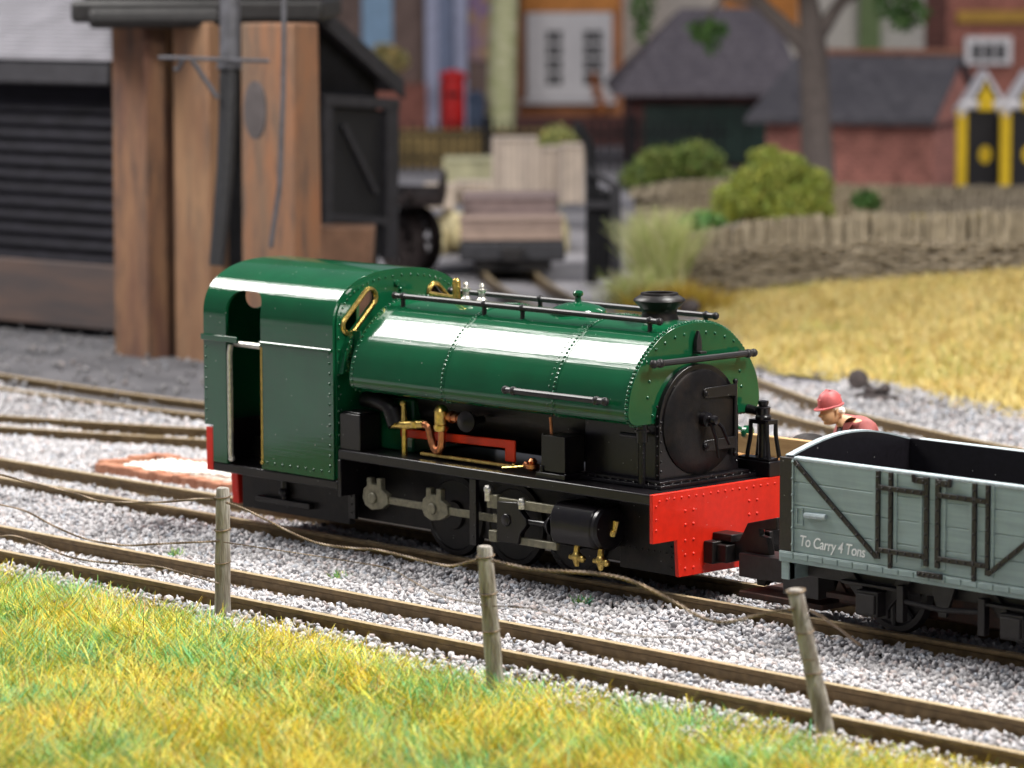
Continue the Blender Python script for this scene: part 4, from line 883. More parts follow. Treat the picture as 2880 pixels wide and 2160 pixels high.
# --- water tower
tower = empty('water_tower', (-16.3,8.0,GZ), 'water tower with three rust stained brown piers carrying a black tank', 'water tower')
RUSTP = mat('rust_stained_pier', (.20,.105,.052), .9, scale=2.6, col2=(.10,.045,.03), stretch=(1,1,.3), bump=.6, bscale=14, stain=(5,(1.2,1.2,.2),.75,(.035,.026,.024)))
RUSTP2 = mat('orange_stained_pier', (.225,.095,.042), .9, scale=2.6, col2=(.135,.085,.054), stretch=(1,1,.3), bump=.6, bscale=14, stain=(5,(1.4,1.4,.25),.75,(.055,.042,.036)))
Z0 = zy(45, 44.5)
def pier(xl, xm, xr, d, m, taper=.92):
    A = at(xl, 700, d); B = at(xm, 700, d); Cc = at(xr, 700, d)
    wx = (xm-xl)*mpp(d)/math.cos(AZ); wy = (xr-xm)*mpp(d)/math.sin(AZ)
    c = at(xm, 700, d-.0); c.z = GZ; b = MB(); rings = []
    for z, t in ((-.1,1),(Z0*.5,.97),(Z0,.94)):
        x0, x1, y0, y1 = -wx*(.5+t/2), -wx*(.5-t/2), wy*(.5-t/2), wy*(.5+t/2)
        rings.append([c+Vector(v) for v in ((x0,y0,z),(x1,y0,z),(x1,y1,z),(x0,y1,z))])
    b.ring(rings); return b.build('pier', m, tower, .025)
pier(236, 322, 380, 44.7, RUSTP); RUSTP3 = mat('tan_stained_pier', (.23,.13,.068), .9, scale=2.6, col2=(.15,.075,.04), stretch=(1,1,.3), bump=.6, bscale=14, stain=(5,(1.2,1.2,.2),.6,(.06,.045,.036)))
pier(368, 458, 497, 44.2, RUSTP3); p3 = pier(512, 640, 697, 43.2, RUSTP2)
TANKM = mat('black_tank', (.007,.006,.006), .55, var=.4, scale=6, bump=.3, bscale=10)
mt = frame(465, 46.6); b = MB(mt); w = 258*mpp(46.6)
b.box(-w, w, -2.2, 2.6, Z0-.0, Z0+.28); b.box(-w*.93, w*.98, -2.0, 2.4, Z0+.28, Z0+3.2); b.tube([(-w*.85,-2.25,Z0+.06),(w*.2,-2.25,Z0+.06)], .13, 10); b.build('tank', TANKM, tower, .06)
GPIPE = mat('grey_pipe', (.055,.055,.064), .55, var=.3); HOSE = mat('black_leather_hose', (.005,.005,.007), .6, var=.3, scale=12, bump=.4, bscale=20)
P = lambda x, y, d: at(x, y, d)
b = MB(); b.tube([P(497,-60,41.5),P(497,60,41.5),P(496,150,41.5)], 22*mpp(41.5), 14); b.tube([P(496,128,41.5),P(496,150,41.5)], 27*mpp(41.5), 14); b.build('spout_pipe', GPIPE, tower)
b = MB(); b.tube([P(495,150,41.5),P(492,250,41.5),P(487,360,41.5),P(478,470,41.5),P(468,574,41.5)], [21*mpp(41.5),20*mpp(41.5),19*mpp(41.5),18*mpp(41.5),17*mpp(41.5)], 14); b.build('hose', HOSE, tower)
b = MB(); b.tube([P(342,124,41.3),P(582,132,41.3)], 4.5*mpp(41.3), 8); b.tube([P(395,128,41.3),P(385,150,41.4),P(376,150,41.4)],.03,8); b.tube([P(415,130,41.3),P(470,212,41.4)],.03,8); b.build('valve_bar', GPIPE, tower)
b = MB(); b.tube([P(614,-40,42.0),P(612,200,42.0),P(604,400,42.0),P(585,535,42.0)], 5.5*mpp(42), 8); b.build('chain_rod', GPIPE, tower)
b = MB(); q = P(552,238,42.35); b.M = Matrix.Translation(q); b.lathe((0,0,0), [(.01,-.02),(.2,-.01),(.2,.02),(.01,.03)], 20, (0,-1,0)); o = b.build('inlet_plate', mat('grey_iron_plate', (.06,.05,.05), .7, bump=.4, bscale=15), tower); 
for v in o.data.vertices: v.co.z = (v.co.z-q.z)*1.75+q.z
# --- goods shed on the left, its gable end seen right of the piers
SH = empty('timber_shed', (-21,9,GZ), 'black weatherboarded shed with pale slatted roof behind the brown piers', 'shed')
A = on_z(0, 911); B = on_z(309, 940); dx = (B-A).normalized(); nrm = Vector((-dx.y, dx.x, 0))
A2 = A - dx*4; ze = zy(118, 47.8); zs = zy(560, 47.8); SD_ = 4.9
m = Matrix((dx, nrm, ZV)).transposed().to_4x4(); m.translation = (A2.x, A2.y, GZ)
Lr = (B-A2).length+.35; PE = B+dx*.35; mi = m.inverted()
def on_end(x, y, off=0):                                  # point of the gable end, as (across, height)
    r = ray(x/.768056, y/.768056); t = ((PE+dx*off-CAM).dot(dx))/r.dot(dx); p = mi @ (CAM+r*t); return p.y, p.z
b = MB(m); nb = 13; H0 = zs; H1 = ze-.35
for k in range(nb):
    za = H0+(H1-H0)*k/nb; zb = H0+(H1-H0)*(k+1)/nb
    b._add([(0,-.07,za),(Lr-.02,-.07,za),(Lr-.02,0,zb+.02),(0,0,zb+.02),(0,.1,za),(Lr-.02,.1,za),(Lr-.02,.1,zb),(0,.1,zb)], [(0,1,2,3),(0,4,5,1),(3,2,6,7),(1,5,6,2),(0,3,7,4)])
b.build('weatherboarding', mat('black_boarding', (.0075,.007,.0105), .7, spec=.2, var=.4, scale=3, stretch=(1,1,4)), SH)
b = MB(m); b.box(0,Lr+.02,-.12,.12,.06,zs); b.build('sill_plank', mat('grey_brown_plank', (.085,.055,.045), .8, scale=1.5, col2=(.05,.04,.04), stretch=(.5,.5,4), bump=.3), SH, .02)
p1 = on_end(690, 44); p2 = on_end(824, 168); sl = (p2[1]-p1[1])/(p2[0]-p1[0]); ya = SD_*.52; za_ = p1[1]+sl*(ya-p1[0])
b = MB(m); b.box(0,Lr-.05,.14,SD_-.1,zs,ze-.2); b.box(0,Lr-.04,.0,SD_,-.05,.058)
b.prism([(.12,.06),(SD_,.06),(SD_,p2[1]-.05),(ya,za_-.12),(.12,ze-.1)], Lr-.045, Lr, 'x'); b.build('gable_wall', TARRED, SH)
b = MB(m); b.box(-.2,Lr+.05,-.32,-.14,ze-.36,ze-.02); b.build('gutter', mat('weathered_gutter', (.025,.024,.028), .6, var=.2), SH, .04)
b = MB(m); nr = 24
for k in range(nr):
    f0 = k/nr; f1 = (k+1.08)/nr; y0, y1 = -.35+(ya+.35)*f0, -.35+(ya+.35)*f1; z0, z1 = ze+(za_-ze)*f0, ze+(za_-ze)*f1
    b._add([(-.3,y0,z0+.03),(Lr+.25,y0,z0+.03),(Lr+.25,y1,z1),(-.3,y1,z1),(-.3,y0,z0-.03),(Lr+.25,y0,z0-.03),(Lr+.25,y1,z1-.03)], [(0,1,2,3),(0,4,5,1),(1,5,6,2)])
b.build('roof', mat('pale_slats', (.19,.185,.205), .75, scale=2, var=.15), SH)
dkr = mat('dark_roof', (.05,.045,.05), .7, var=.3, scale=4)
b = MB(m); ye, z_e = on_end(838, 180)
b.prism([(ya,za_+.03),(ye,z_e+.03),(ye,z_e-.12),(ya,za_-.12)], -.3, Lr+.25, 'x'); b.build('roof', dkr, SH, .02)
b = MB(m); b.prism([(ya,za_+.05),(ye+.02,z_e+.05),(ye+.02,z_e-.22),(ya,za_-.22)], Lr+.252, Lr+.31, 'x'); b.prism([(ya,za_+.05),(-.36,ze+.05),(-.36,ze-.2),(ya,za_-.22)], Lr+.252, Lr+.31, 'x'); b.build('barge_board', mat('worn_black_timber', (.022,.021,.026), .7, var=.3, bump=.3), SH, .01)
wt = MATS['worn_black_timber']; o1 = .35
def endpoly(pts, a0, a1, name, mm, par, bev=.01): b = MB(m); b.prism([on_end(*p, o1) for p in pts], Lr+a0, Lr+a1, 'x'); return b.build(name, mm, par, bev)
dl = empty('open_door', m @ Vector((Lr+.4, SD_-.6, 0)), 'braced black timber door frame standing open at the end of the dark shed', 'door')
endpoly([(829,222),(855,222),(852,560),(826,560)], .30, .42, 'post', wt, dl); endpoly([(692,222),(712,224),(712,540),(692,536)], .30, .42, 'post', wt, dl)
endpoly([(692,203),(856,214),(856,236),(692,228)], .29, .43, 'rail', wt, dl); endpoly([(712,462),(828,470),(828,486),(712,478)], .30, .42, 'rail', wt, dl)
endpoly([(735,272),(744,268),(815,414),(806,420)], .33, .40, 'brace', wt, dl)
endpoly([(713,232),(828,238),(828,556),(713,540)], .305, .32, 'panel', mat('door_black', (.006,.006,.008), .7), dl)
f = frame(748, 47); s5 = mpp(47)
b = MB(f); b.prism([(-55*s5,0),(45*s5,0),(62*s5,zy(487,47)),(-60*s5,zy(487,47))], -.3, .5, 'y'); o = b.build('wooden_bin', mat('brown_bin', (.19,.10,.06), .8, var=.25, scale=4, bump=.2), None, .03); tag(o, 'brown wooden bin standing below the dark shed door', 'bin')
# --- cart wheel
f = frame(884, 57); b = MB(f); rr = 46*mpp(56); zc = zy(345, 56)
CW = mat('dark_cart_timber', (.02,.015,.015), .85, spec=.15, var=.4, scale=6)
cart = empty('cart', f.translation, 'dark old cart with tall spoked wheels between the shed and the crates', 'cart')
for off in (-14, 20):
    b = MB(f); cxx = off*mpp(56); rw = 62*mpp(56); zc = rw
    n = 24; b.tube([(cxx+.10*math.cos(t)+ rw*.42*math.cos(t), -rw*math.cos(t)*.9+.3*off/10, zc+rw*math.sin(t)) for t in np.linspace(0,2*math.pi,n+1)], .11, 6, caps=False)
    for k in range(10):
        t = k*.628; b.tube([(cxx,.3*off/10,zc),(cxx+rw*.42*math.cos(t),-rw*.9*math.cos(t)+.3*off/10,zc+rw*math.sin(t))], .05, 6)
    b.build('wheel', CW, cart)
b = MB(f); b.box(-.35,.5,-1.2,1.8,1.1,1.25); b.box(-.45,-.35,-1.2,1.8,1.1,1.9); b.box(.5,.58,-1.2,1.8,1.1,1.5); b.tube([(0,-.9,1.1),(.1,-3,1.4)],.07,8); b.box(-.15,.15,-.3,.3,.0,1.1); b.build('body', CW, cart, .02)
# --- flat wagon loaded with lidded crates
fwg = frame(1107, 55.2, 0); d_ = 55.2; s = mpp(d_); zf = lambda y: zy(y, d_, 1107)
FW_ = empty('flat_wagon', fwg.translation, 'low black flat wagon end-on carrying brown crates in the distance', 'wagon')
b = MB(fwg); w = 112*s; b.box(-w,w,.0,3.6,zf(560)*.9,zf(524)); b.box(-w*1.02,w*1.02,-.08,0,zf(562),zf(522)); b.build('deck', mat('wagon_black', (.03,.03,.036), .6, var=.3, bump=.2), FW_, .03)
b = MB(fwg); b.box(-.16,.16,-.35,-.05,zf(560),zf(532)); b.box(-.6,.6,.1,3.3,.12,zf(560)); b.build('frame', UB, FW_, .02)
for x in (-.5,.5):
    for y in (.7, 2.9):
        b = MB(fwg); b.lathe((x,y,.37),[(.05,-.04),(.27,-.04),(.25,.05),(.05,.06)],18,(1,0,0)); b.build('wheel', UB, FW_)
CRW = mat('pinkish_crate', (.40,.29,.235), .8, var=.12, scale=5, kind='boards'); CRL = mat('grey_brown_lid', (.19,.14,.135), .8, var=.15, scale=5)
for i, (x0, x1, ya, yb, y0, y1, m_, lb) in enumerate(((-112,108,.15,1.0,522,472,CRW,'pinkish wooden crate on the front of the distant flat wagon'),(-108,100,1.05,2.6,522,434,CRL,'grey brown lidded crate behind another on the distant flat wagon'))):
    t = empty('crate', fwg @ Vector((0,ya,zf(522))), lb, 'crate', 'crates on the flat wagon')
    b = MB(fwg); b.box(x0*s,x1*s,ya,yb,zf(522)+.002,zf(y1)-.06); b.build('body', m_, t, .02)
    b = MB(fwg); b.box(x0*s-.02,x1*s+.02,ya-.02,yb+.02,zf(y1)-.058,zf(y1)); b.build('lid', m_, t, .02)
# --- stacked pale crates, stone blocks and straw
CREAM = mat('pale_crate', (.60,.50,.41), .85, var=.1, scale=5, kind='planks_v'); CREAMG = mat('greenish_sack', (.45,.43,.27), .9, var=.15, scale=4); STRAW = mat('straw', (.58,.50,.29), .9, var=.3, scale=5, bump=.4)
def crate(x0, x1, yt, yb, d, m, label, name='crate', cat='crate', dep=.9, grp='pale crates stacked in the yard'):
    f = frame((x0+x1)/2, d); w = (x1-x0)/2*mpp(d); zb = max(0, zy(yb, d)); zt = zy(yt, d); b = MB(f)
    t = empty(name, f @ Vector((0,0,zb)), label, cat, grp)
    b.box(-w,w,0,dep,zb,zt-.05); b.build('body', m, t, .03)
    b = MB(f); b.box(-w-.02,w+.02,-.03,dep+.02,zt-.048,zt)
    b.build('top', m, t, .02)
    b = MB(f)
    for q in (-1, 1): b = MB(f); b.box(q*w*.92-.05,q*w*.92+.05,-.035,-.002,zb,zt-.05); b.build('batten', m, t)
crate(1066,1160,297,420,66,CREAM,'tallest pale slatted crate at the left of the distant stack')
crate(1163,1214,318,430,66,CREAM,'narrow pale slatted crate standing in the middle of the distant stack')
crate(1214,1258,312,440,65,CREAM,'pale slatted crate beside the black gate post')
crate(960,1062,343,430,68,CREAMG,'long low greenish cream bale left of the tall pale crates','bale','bale',1.4,None)
crate(918,980,398,450,62,CREAM,'small pale block lying left on the straw heap','stone_block','block',.8,'pale blocks on the straw heap')
crate(985,1060,392,440,63,CREAM,'pale block lying in the middle of the straw heap','stone_block','block',.8,'pale blocks on the straw heap')
def heap(name, x, d, w, h, dep, m, label, cat, n=14, kind=None, z=0):
    f = frame(x, d); b = MB(f); rn = random.Random(x)
    for i in range(n):
        a = rn.uniform(-1,1); c = rn.uniform(0,1); b.ball((a*w*.75, c*dep, z+h*(.25+.3*rn.random())*(1-.5*abs(a))), h*.55, 10, (w/h*.5*rn.uniform(.6,1.1), .8, rn.uniform(.6,1)))
    o = b.build(name, m, None); tag(o, label, cat, kind=kind); return o
heap('straw_heap', 1000, 60.5, 75*mpp(60), .75, 2.2, STRAW, 'yellow straw heap spread around the pale blocks', 'straw', 16)
heap('straw_heap', 1160, 61, 75*mpp(60), .8, 2.0, STRAW, 'yellow straw heap behind the distant flat wagon', 'straw', 14)

# --- black gate and post
f = frame(1300, 54.5); s = mpp(54.5); zg = lambda y: zy(y, 54.5, 1300); Xg = lambda x: (x-1300)*s
GT = empty('black_gate', f.translation, 'black ramped timber gate with a tall post right of the flat wagon', 'gate')
b = MB(f); b.prism([(Xg(1266),0),(Xg(1292),0),(Xg(1292),zg(370)),(Xg(1280),zg(300)),(Xg(1255),zg(262)),(Xg(1240),zg(262)),(Xg(1240),zg(280)),(Xg(1262),zg(310)),(Xg(1266),zg(350))], 0, .25, 'y'); b.build('post', TARV, GT, .02)
b = MB(f)
for k in range(6): b.box(Xg(1268+k*12),Xg(1278+k*12),-.12,-.04,.08,zg(395+k*4))
b.box(Xg(1268),Xg(1338),-.038,-.01,.08,zg(415)); b.build('panel', TARV, GT, .01)
b = MB(f); b.prism([(Xg(1266),zg(372)),(Xg(1338),zg(412)),(Xg(1338),zg(398)),(Xg(1266),zg(355))], -.2,-.1,'y'); b.box(Xg(1266),Xg(1338),-.2,-.12,zg(448),zg(432)); b.box(Xg(1318),Xg(1340),-.22,.0,0,zg(395)); b.build('rail', mat('worn_black_timber', (.05,.048,.055)), GT, .01)
# --- black railings in front of the houses
f = frame(1000, 84); s = mpp(84)
RL = empty('railings', f.translation, 'black iron railings across the yard below the houses', 'railings')
b = MB(f); hz = zy(268, 84)
for k in range(-14, 30): b.tube([(k*.21,0,0),(k*.21,0,hz),(k*.21,0,hz+.12)], [.035,.035,.01], 6)
b.box(-3,6.3,-.03,.03,hz-.25,hz-.18); b.box(-3,6.3,-.03,.03,.3,.37); b.build('bars', TARV, RL)
b = MB(f)
for x in (0.6, -2.2, 4.0): b = MB(f); b.box(x-.11,x+.11,-.11,.11,0,hz+.2); b.build('post', TARV, RL)
b = MB(frame(1005, 86)); b.box(-3.2,2.6,0,.3,0,zy(278,86)); o = b.build('low_wall', mat('ochre_wall', (.30,.21,.08), .9, scale=3, var=.3, bump=.3)); tag(o, 'low ochre garden wall seen through the black railings', 'wall')
# --- red letter box and blue bin
f = frame(985, 88); s = mpp(88); b = MB(f); zt = zy(148, 88)
pb = empty('pillar_box', f.translation, 'bright red upright box standing in front of the blue shop', 'pillar box')
z1 = zy(262, 88); RB = mat('bright_red_paint', (.55,.012,.012), .4)
b.lathe((-.05,0,0), [(.34,0),(.34,.15),(.30,.2),(.29,zt*.9),(.35,zt*.91),(.35,zt*.95),(.25,zt*.98),(.05,zt)], 20); b.build('body', RB, pb)
b = MB(f); b.box(-.2,.12,-.32,-.27,zt*.72,zt*.76); b.build('slot', TARV, pb)
f = frame(1030, 87); b = MB(f); zt = zy(190, 87); bb = empty('blue_bin', f.translation, 'dark blue box beside the bright red one', 'bin')
b.prism([(-.2,0),(.2,0),(.22,zt*.85),(-.22,zt*.85)], -.2,.25,'y'); b.build('body', mat('dark_blue_paint', (.03,.05,.10), .5), bb, .03); b = MB(f); b.box(-.24,.24,-.24,.28,zt*.85,zt*.9); b.lathe((0,0,zt*.9),[(.2,0),(.12,.12),(.02,.15)],12); b.build('lid', mat('dark_blue_paint', (.03,.05,.10)), bb, .02)
# --- trees
LEAF = mat('leaf_green', (1,1,1), .6, attr='tint')
def leaves(name, blobs, n, size, base, parent=None, label=None, cat=None, group=None, kind=None):
    Pq = []; 
    for c, r in blobs:
        k = int(n*(r[0]*r[1]*r[2])**.667/sum((q[0]*q[1]*q[2])**.667 for _, q in blobs))+1
        d = rng.normal(size=(k,3)); d /= np.linalg.norm(d,axis=1)[:,None]; rad = rng.uniform(.45,1.05,k)[:,None]
        Pq.append(np.array(c)+d*rad*np.array(r))
    Pq = np.concatenate(Pq); k = len(Pq); a = rng.normal(size=(k,3)); a /= np.linalg.norm(a,axis=1)[:,None]; b_ = np.cross(a, rng.normal(size=(k,3))); b_ /= np.linalg.norm(b_,axis=1)[:,None]
    sz = size*rng.uniform(.6,1.3,(k,1)); V = np.stack([Pq-a*sz, Pq-b_*sz*.6, Pq+a*sz, Pq+b_*sz*.6],1).reshape(-1,3)
    cols = np.array(base)*rng.uniform(.6,1.45,(k,1))*np.stack([rng.uniform(.8,1.25,k),np.ones(k),rng.uniform(.7,1.2,k)],1)
    o = fastmesh(name, V, np.arange(4*k).reshape(-1,4), 4, LEAF, np.repeat(cols,4,0))
    if parent: adopt(o, parent)
    else: tag(o, label, cat, group, kind)
    return o
BARK = mat('grey_bark', (.13,.105,.095), .9, var=.25, scale=8, bump=.5, bscale=20, stretch=(3,3,.5))
dt = 71.0; f0 = frame(1768, dt); tree = empty('tree', f0.translation, 'grey trunked tree forking above the brick sheds with scattered green leaves', 'tree')
b = MB(); b.tube([at(1772,445,dt),at(1768,400,dt),at(1762,250,dt),at(1756,100,dt),at(1752,40,dt),at(1740,-40,dt)], [42*mpp(dt),37*mpp(dt),32*mpp(dt),30*mpp(dt),24*mpp(dt),18*mpp(dt)], 14)
b.tube([at(1752,110,dt),at(1700,62,dt),at(1650,15,dt),at(1610,-40,dt)], [.2,.17,.14,.1], 10); b.tube([at(1762,85,dt),at(1785,50,dt),at(1812,10,dt),at(1850,-50,dt)], [.17,.15,.12,.08], 10)
b.tube([at(1650,15,dt),at(1560,-10,dt),at(1530,40,dt)], [.09,.05,.03], 8); b.tube([at(1610,-30,dt),at(1450,-60,dt),at(1390,-10,dt)], [.08,.05,.03], 8); b.tube([at(1812,10,dt),at(1900,-40,dt),at(1945,0,dt)], [.1,.06,.03], 8)
b.build('trunk', BARK, tree)
q = lambda x, y, d=dt: tuple(at(x, y, d))
leaves('crown', [(q(1520,65),(.32,.3,.25)),(q(1535,90),(.2,.25,.25)),(q(1555,62),(.2,.2,.15)),(q(1385,15),(.28,.3,.45)),(q(1385,60),(.15,.2,.3)),(q(1940,10),(.5,.5,.35)),(q(1950,50),(.25,.3,.2)),(q(1975,30),(.3,.3,.25)),(q(1650,-90),(1.8,1.6,.6)),(q(1900,-70),(1.2,1.2,.5)),(q(1420,-60),(.8,.8,.5))], 5200, .075, (.07,.16,.035), tree)
dt2 = 87.0; f0 = frame(1080, dt2); birch = empty('birch_tree', f0.translation, 'pale green mottled birch trunk left of the white window', 'tree')
BIR = mat('birch_bark', (.60,.58,.38), .8, col2=(.40,.42,.20), scale=2.5, stretch=(1,1,2.5), bump=.2)
b = MB(); b.tube([at(1078,310,dt2),at(1080,270,dt2),at(1085,130,dt2),at(1090,-40,dt2)], [34*mpp(dt2),31*mpp(dt2),31*mpp(dt2),30*mpp(dt2)], 14); tk = b.build('trunk', BIR, birch)
b = MB()
for y in (20, 48, 75, 90, 140, 118): 
    c_ = at(1088, y, dt2); b.tube([at(1072, y, dt2-.24),at(1112,y+2,dt2-.2)], .035, 6)
b.build('bark_marks', mat('birch_scar', (.16,.14,.09), .9), birch)
leaves('crown', [(tuple(at(1100,-150,dt2)),(2.2,1.8,.8))], 1500, .09, (.22,.26,.06), birch)
# --- bushes
leaves('bush', [(tuple(at(1208,308,71)),(.42,.35,.36)),(tuple(at(1190,320,71)),(.3,.3,.3)),(tuple(at(1210,380,71)),(.4,.3,.6))], 2500, .05, (.36,.38,.13), label='pale green rounded bush above the crate stack', cat='bush')
db = 57.5; q = lambda x, y, d=db: tuple(at(x, y, d))
leaves('bush', [(q(1655,395),(.5,.5,.42)),(q(1690,362),(.42,.4,.26)),(q(1600,432),(.5,.5,.3)),(q(1752,405),(.34,.4,.34)),(q(1545,470),(.4,.35,.13)),(q(1700,445),(.6,.6,.4)),(q(1640,338),(.2,.2,.13)),(q(1610,390),(.22,.25,.2)),(q(1730,375),(.2,.2,.16)),(q(1500,482),(.25,.25,.08)),(q(1765,455),(.3,.3,.28)),(q(1665,325),(.13,.13,.09))], 26000, .034, (.30,.355,.065), label='large light green bush in front of the tree trunk', cat='bush')
leaves('bush', [(q(1430,360,66),(.55,.5,.4)),(q(1500,350,66),(.6,.5,.4)),(q(1390,385,66),(.5,.5,.3)),(q(1540,390,66),(.5,.5,.3))], 5000, .06, (.16,.22,.05), label='small dark green bush before the garage doors', cat='bush')
leaves('plant', [(q(1868,432,60),(.25,.2,.16)),(q(1885,440,60),(.15,.15,.12))], 900, .05, (.07,.16,.04), label='small green plant between the two hurdles right of the tree', cat='plant')
leaves('plant', [(q(1520,480,55),(.4,.3,.16))], 900, .05, (.12,.26,.07), label='low green creeper at the left foot of the large bush', cat='plant')
# --- wattle hurdles
WAT = mat('wattle', (.25,.205,.15), .9, var=.1, scale=10, col2=(.42,.36,.27), bump=.4, bscale=30); 
def hurdle(pts, label, hsc=1):
    ps = [at(x, yb, d) for x, yb, yt, d in pts]; hs = [(at(x, yt, d)-at(x, yb, d)).z for x, yb, yt, d in pts]
    t = empty('wattle_hurdle', ps[len(ps)//2], label, 'hurdle fence', 'woven wattle hurdles')
    fine = []
    for i in range(len(ps)-1):
        n = max(2, int((ps[i+1]-ps[i]).length/.12))
        for k in range(n): fine.append((ps[i].lerp(ps[i+1], k/n), hs[i]+(hs[i+1]-hs[i])*k/n))
    b = MB(); rn = random.Random(5)
    for i, (p, h) in enumerate(fine):
        for _ in range(8):
            o_ = Vector((rn.uniform(-.06,.06), rn.uniform(-.06,.06), 0)); b.tube([p+o_+Vector((0,0,h*.66)), p+o_+Vector((rn.uniform(-.04,.04),0,h*rn.uniform(.95,1.02)))], rn.uniform(.018,.034), 5)
    b.build('stakes', mat('wattle_stakes', (.40,.34,.25), .9, col2=(.25,.21,.15), scale=6), t)
    b = MB(); rows = 16
    for r_ in range(rows):
        zf_ = (r_+.5)/rows*.72; st = rn.randint(0, 5); i = st
        while i < len(fine)-4:
            ln = rn.randint(5, 14); seg_ = fine[i:i+ln]
            if len(seg_) > 2:
                b.tube([p + Vector((.0,0,h*zf_+rn.uniform(-.03,.03))) - HV*(.05*(1 if (i+k+r_) % 2 else -1)+.02) for k, (p, h) in enumerate(seg_)], rn.uniform(.024,.038), 5)
            i += ln-rn.randint(0, 3)
    b.build('weave', WAT, t)
    b = MB()
    for i in range(len(fine)-1):
        (p, h), (p2, h2) = fine[i], fine[i+1]; n_ = HV*.05
        b._add([p+n_+Vector((0,0,-.1)), p2+n_+Vector((0,0,-.1)), p2+n_+Vector((0,0,h2*.92)), p+n_+Vector((0,0,h*.92)), p+n_*2+Vector((0,0,-.1)), p2+n_*2+Vector((0,0,-.1)), p2+n_*2+Vector((0,0,h2*.92)), p+n_*2+Vector((0,0,h*.92))], [(0,1,2,3),(4,7,6,5),(3,2,6,7)])
    b.build('core', mat('wattle_core', (.075,.058,.035), .9), t)
hurdle([(1385,655,480,53),(1500,650,500,52.5),(1600,650,478,52.6),(1760,655,462,52.8),(1830,660,470,52.8),(1850,660,455,52.6),(2000,665,462,52.4),(2120,672,452,52.2),(2300,680,450,52)], 'near brown wattle hurdle running behind the straw coloured field')
hurdle([(1370,470,405,64),(1450,470,390,64),(1560,470,385,64.5),(1800,470,396,65),(2000,472,400,65),(2300,475,402,65)], 'far brown wattle hurdle in front of the brick sheds')
# --- grass tufts beside the hurdle
def tuft(x, d, w, dep, n, L, cols, label, lean=(0,35), wd=.02):
    f = frame(x, d); Pn = np.array([list(f @ Vector((rng.normal(0,w), rng.normal(0,dep), -.05))) for _ in range(n)])
    c = np.array(cols)[rng.integers(0,len(cols),n)]*rng.uniform(.7,1.15,(n,1))
    o = blades('grass_tuft', Pn, rng.uniform(L*.55,L,n), np.full(n, wd), c, lean=lean, seg=4, bend=.25); tag(o, label, 'grass tuft', 'grass tufts by the hurdle')
PG = [[.56,.62,.24],[.68,.68,.34],[.46,.56,.16],[.72,.68,.40]]
tuft(1424, 52, .12, .3, 1500, 1.45, PG, 'tall pale green grass tuft beside the black gate', lean=(0,22))
tuft(1455, 58, .3, .5, 900, 1.1, [[.42,.36,.2],[.5,.45,.26],[.3,.3,.12]], 'faded pale grass tuft behind the hurdle end')
tuft(1462, 50.6, .33, .3, 1500, .52, [[.50,.34,.03],[.58,.40,.04],[.40,.30,.03],[.35,.2,.03]], 'ochre rounded grass tuft above the chimney', lean=(10,80))
tuft(1372, 51.0, .16, .2, 700, .7, PG, 'short pale grass tuft at the field corner', lean=(10,60))
# --- garage with slate roof and green doors
dg_ = 86; f = frame(1500, dg_); s = mpp(dg_); zz = lambda y: zy(y, dg_, 1500); Xx = lambda x: (x-1500)*s
GA = empty('garage', f.translation, 'dark brick garage with grey slate roof and dark green doors', 'garage')
b = MB(f); b.box(Xx(1362),Xx(1670),0,6,-.1,zz(192)); b.build('wall', mat('dark_red_brick', (.10,.04,.035), .85, kind='brick', var=.3), GA)
b = MB(f)
for q0, q1 in ((1390,1500),(1502,1612),(1614,1660)): b.box(Xx(q0),Xx(q1),-.08,-.002,.05,zz(225))
b.build('door', mat('dark_green_doors', (.012,.035,.026), .5, kind='planks_v', var=.2), GA, .01)
b = MB(f); rz = zz(20); ez = zz(190)
b._add([(Xx(1325),-.7,ez),(Xx(1730),-.7,ez),(Xx(1690),3.2,rz),(Xx(1482),3.2,rz),(Xx(1325),6.6,ez),(Xx(1730),6.6,ez),
        (Xx(1325),-.7,ez-.15),(Xx(1730),-.7,ez-.15),(Xx(1325),6.6,ez-.15),(Xx(1730),6.6,ez-.15)], [(0,1,2,3),(0,3,4),(4,3,2,5),(1,5,2),(0,6,7,1),(0,4,8,6),(6,8,9,7),(4,5,9,8),(1,7,9,5)])
b.build('roof', mat('slate_roof', (.1,.1,.1)), GA)
# --- small brick shed
dsd = 75.5; f = frame(1850, dsd, -18); s = mpp(dsd); zz = lambda y: zy(y, dsd, 1850); Xx = lambda x: (x-1850)*s
SD = empty('brick_shed', f.translation, 'small pinkish brick shed with dark slate roof behind the tree', 'shed')
b = MB(f); xl, xr = Xx(1648), Xx(2016); ez = zz(248); rz = zz(122); rd = 2.6
b.box(xl,xr,0,2*rd-.4,-.1,ez); b.prism([(0,ez),(2*rd-.4,ez),(rd-.2,rz-.1)], xr-.3, xr, 'x'); b.build('wall', PINKB, SD)
b = MB(f); hipx = Xx(1655)
b._add([(Xx(1612),-.45,ez-.05),(Xx(2026),-.45,ez-.05),(Xx(2026),rd,rz),(hipx,rd,rz),(Xx(1612),2*rd,ez-.05),(Xx(2026),2*rd,ez-.05),(Xx(1612),-.45,ez-.17),(Xx(2026),-.45,ez-.17),(Xx(2026),2*rd,ez-.17),(Xx(1612),2*rd,ez-.17),(Xx(2026),rd,rz-.12)],
   [(0,1,2,3),(0,3,4),(4,3,2,5),(0,6,7,1),(0,4,9,6),(6,9,8,7),(4,5,8,9),(1,7,10,2),(2,10,8,5)])
b.build('roof', mat('dark_slate_roof', (.105,.098,.112), .65, kind='slate', var=.2, scale=5), SD)
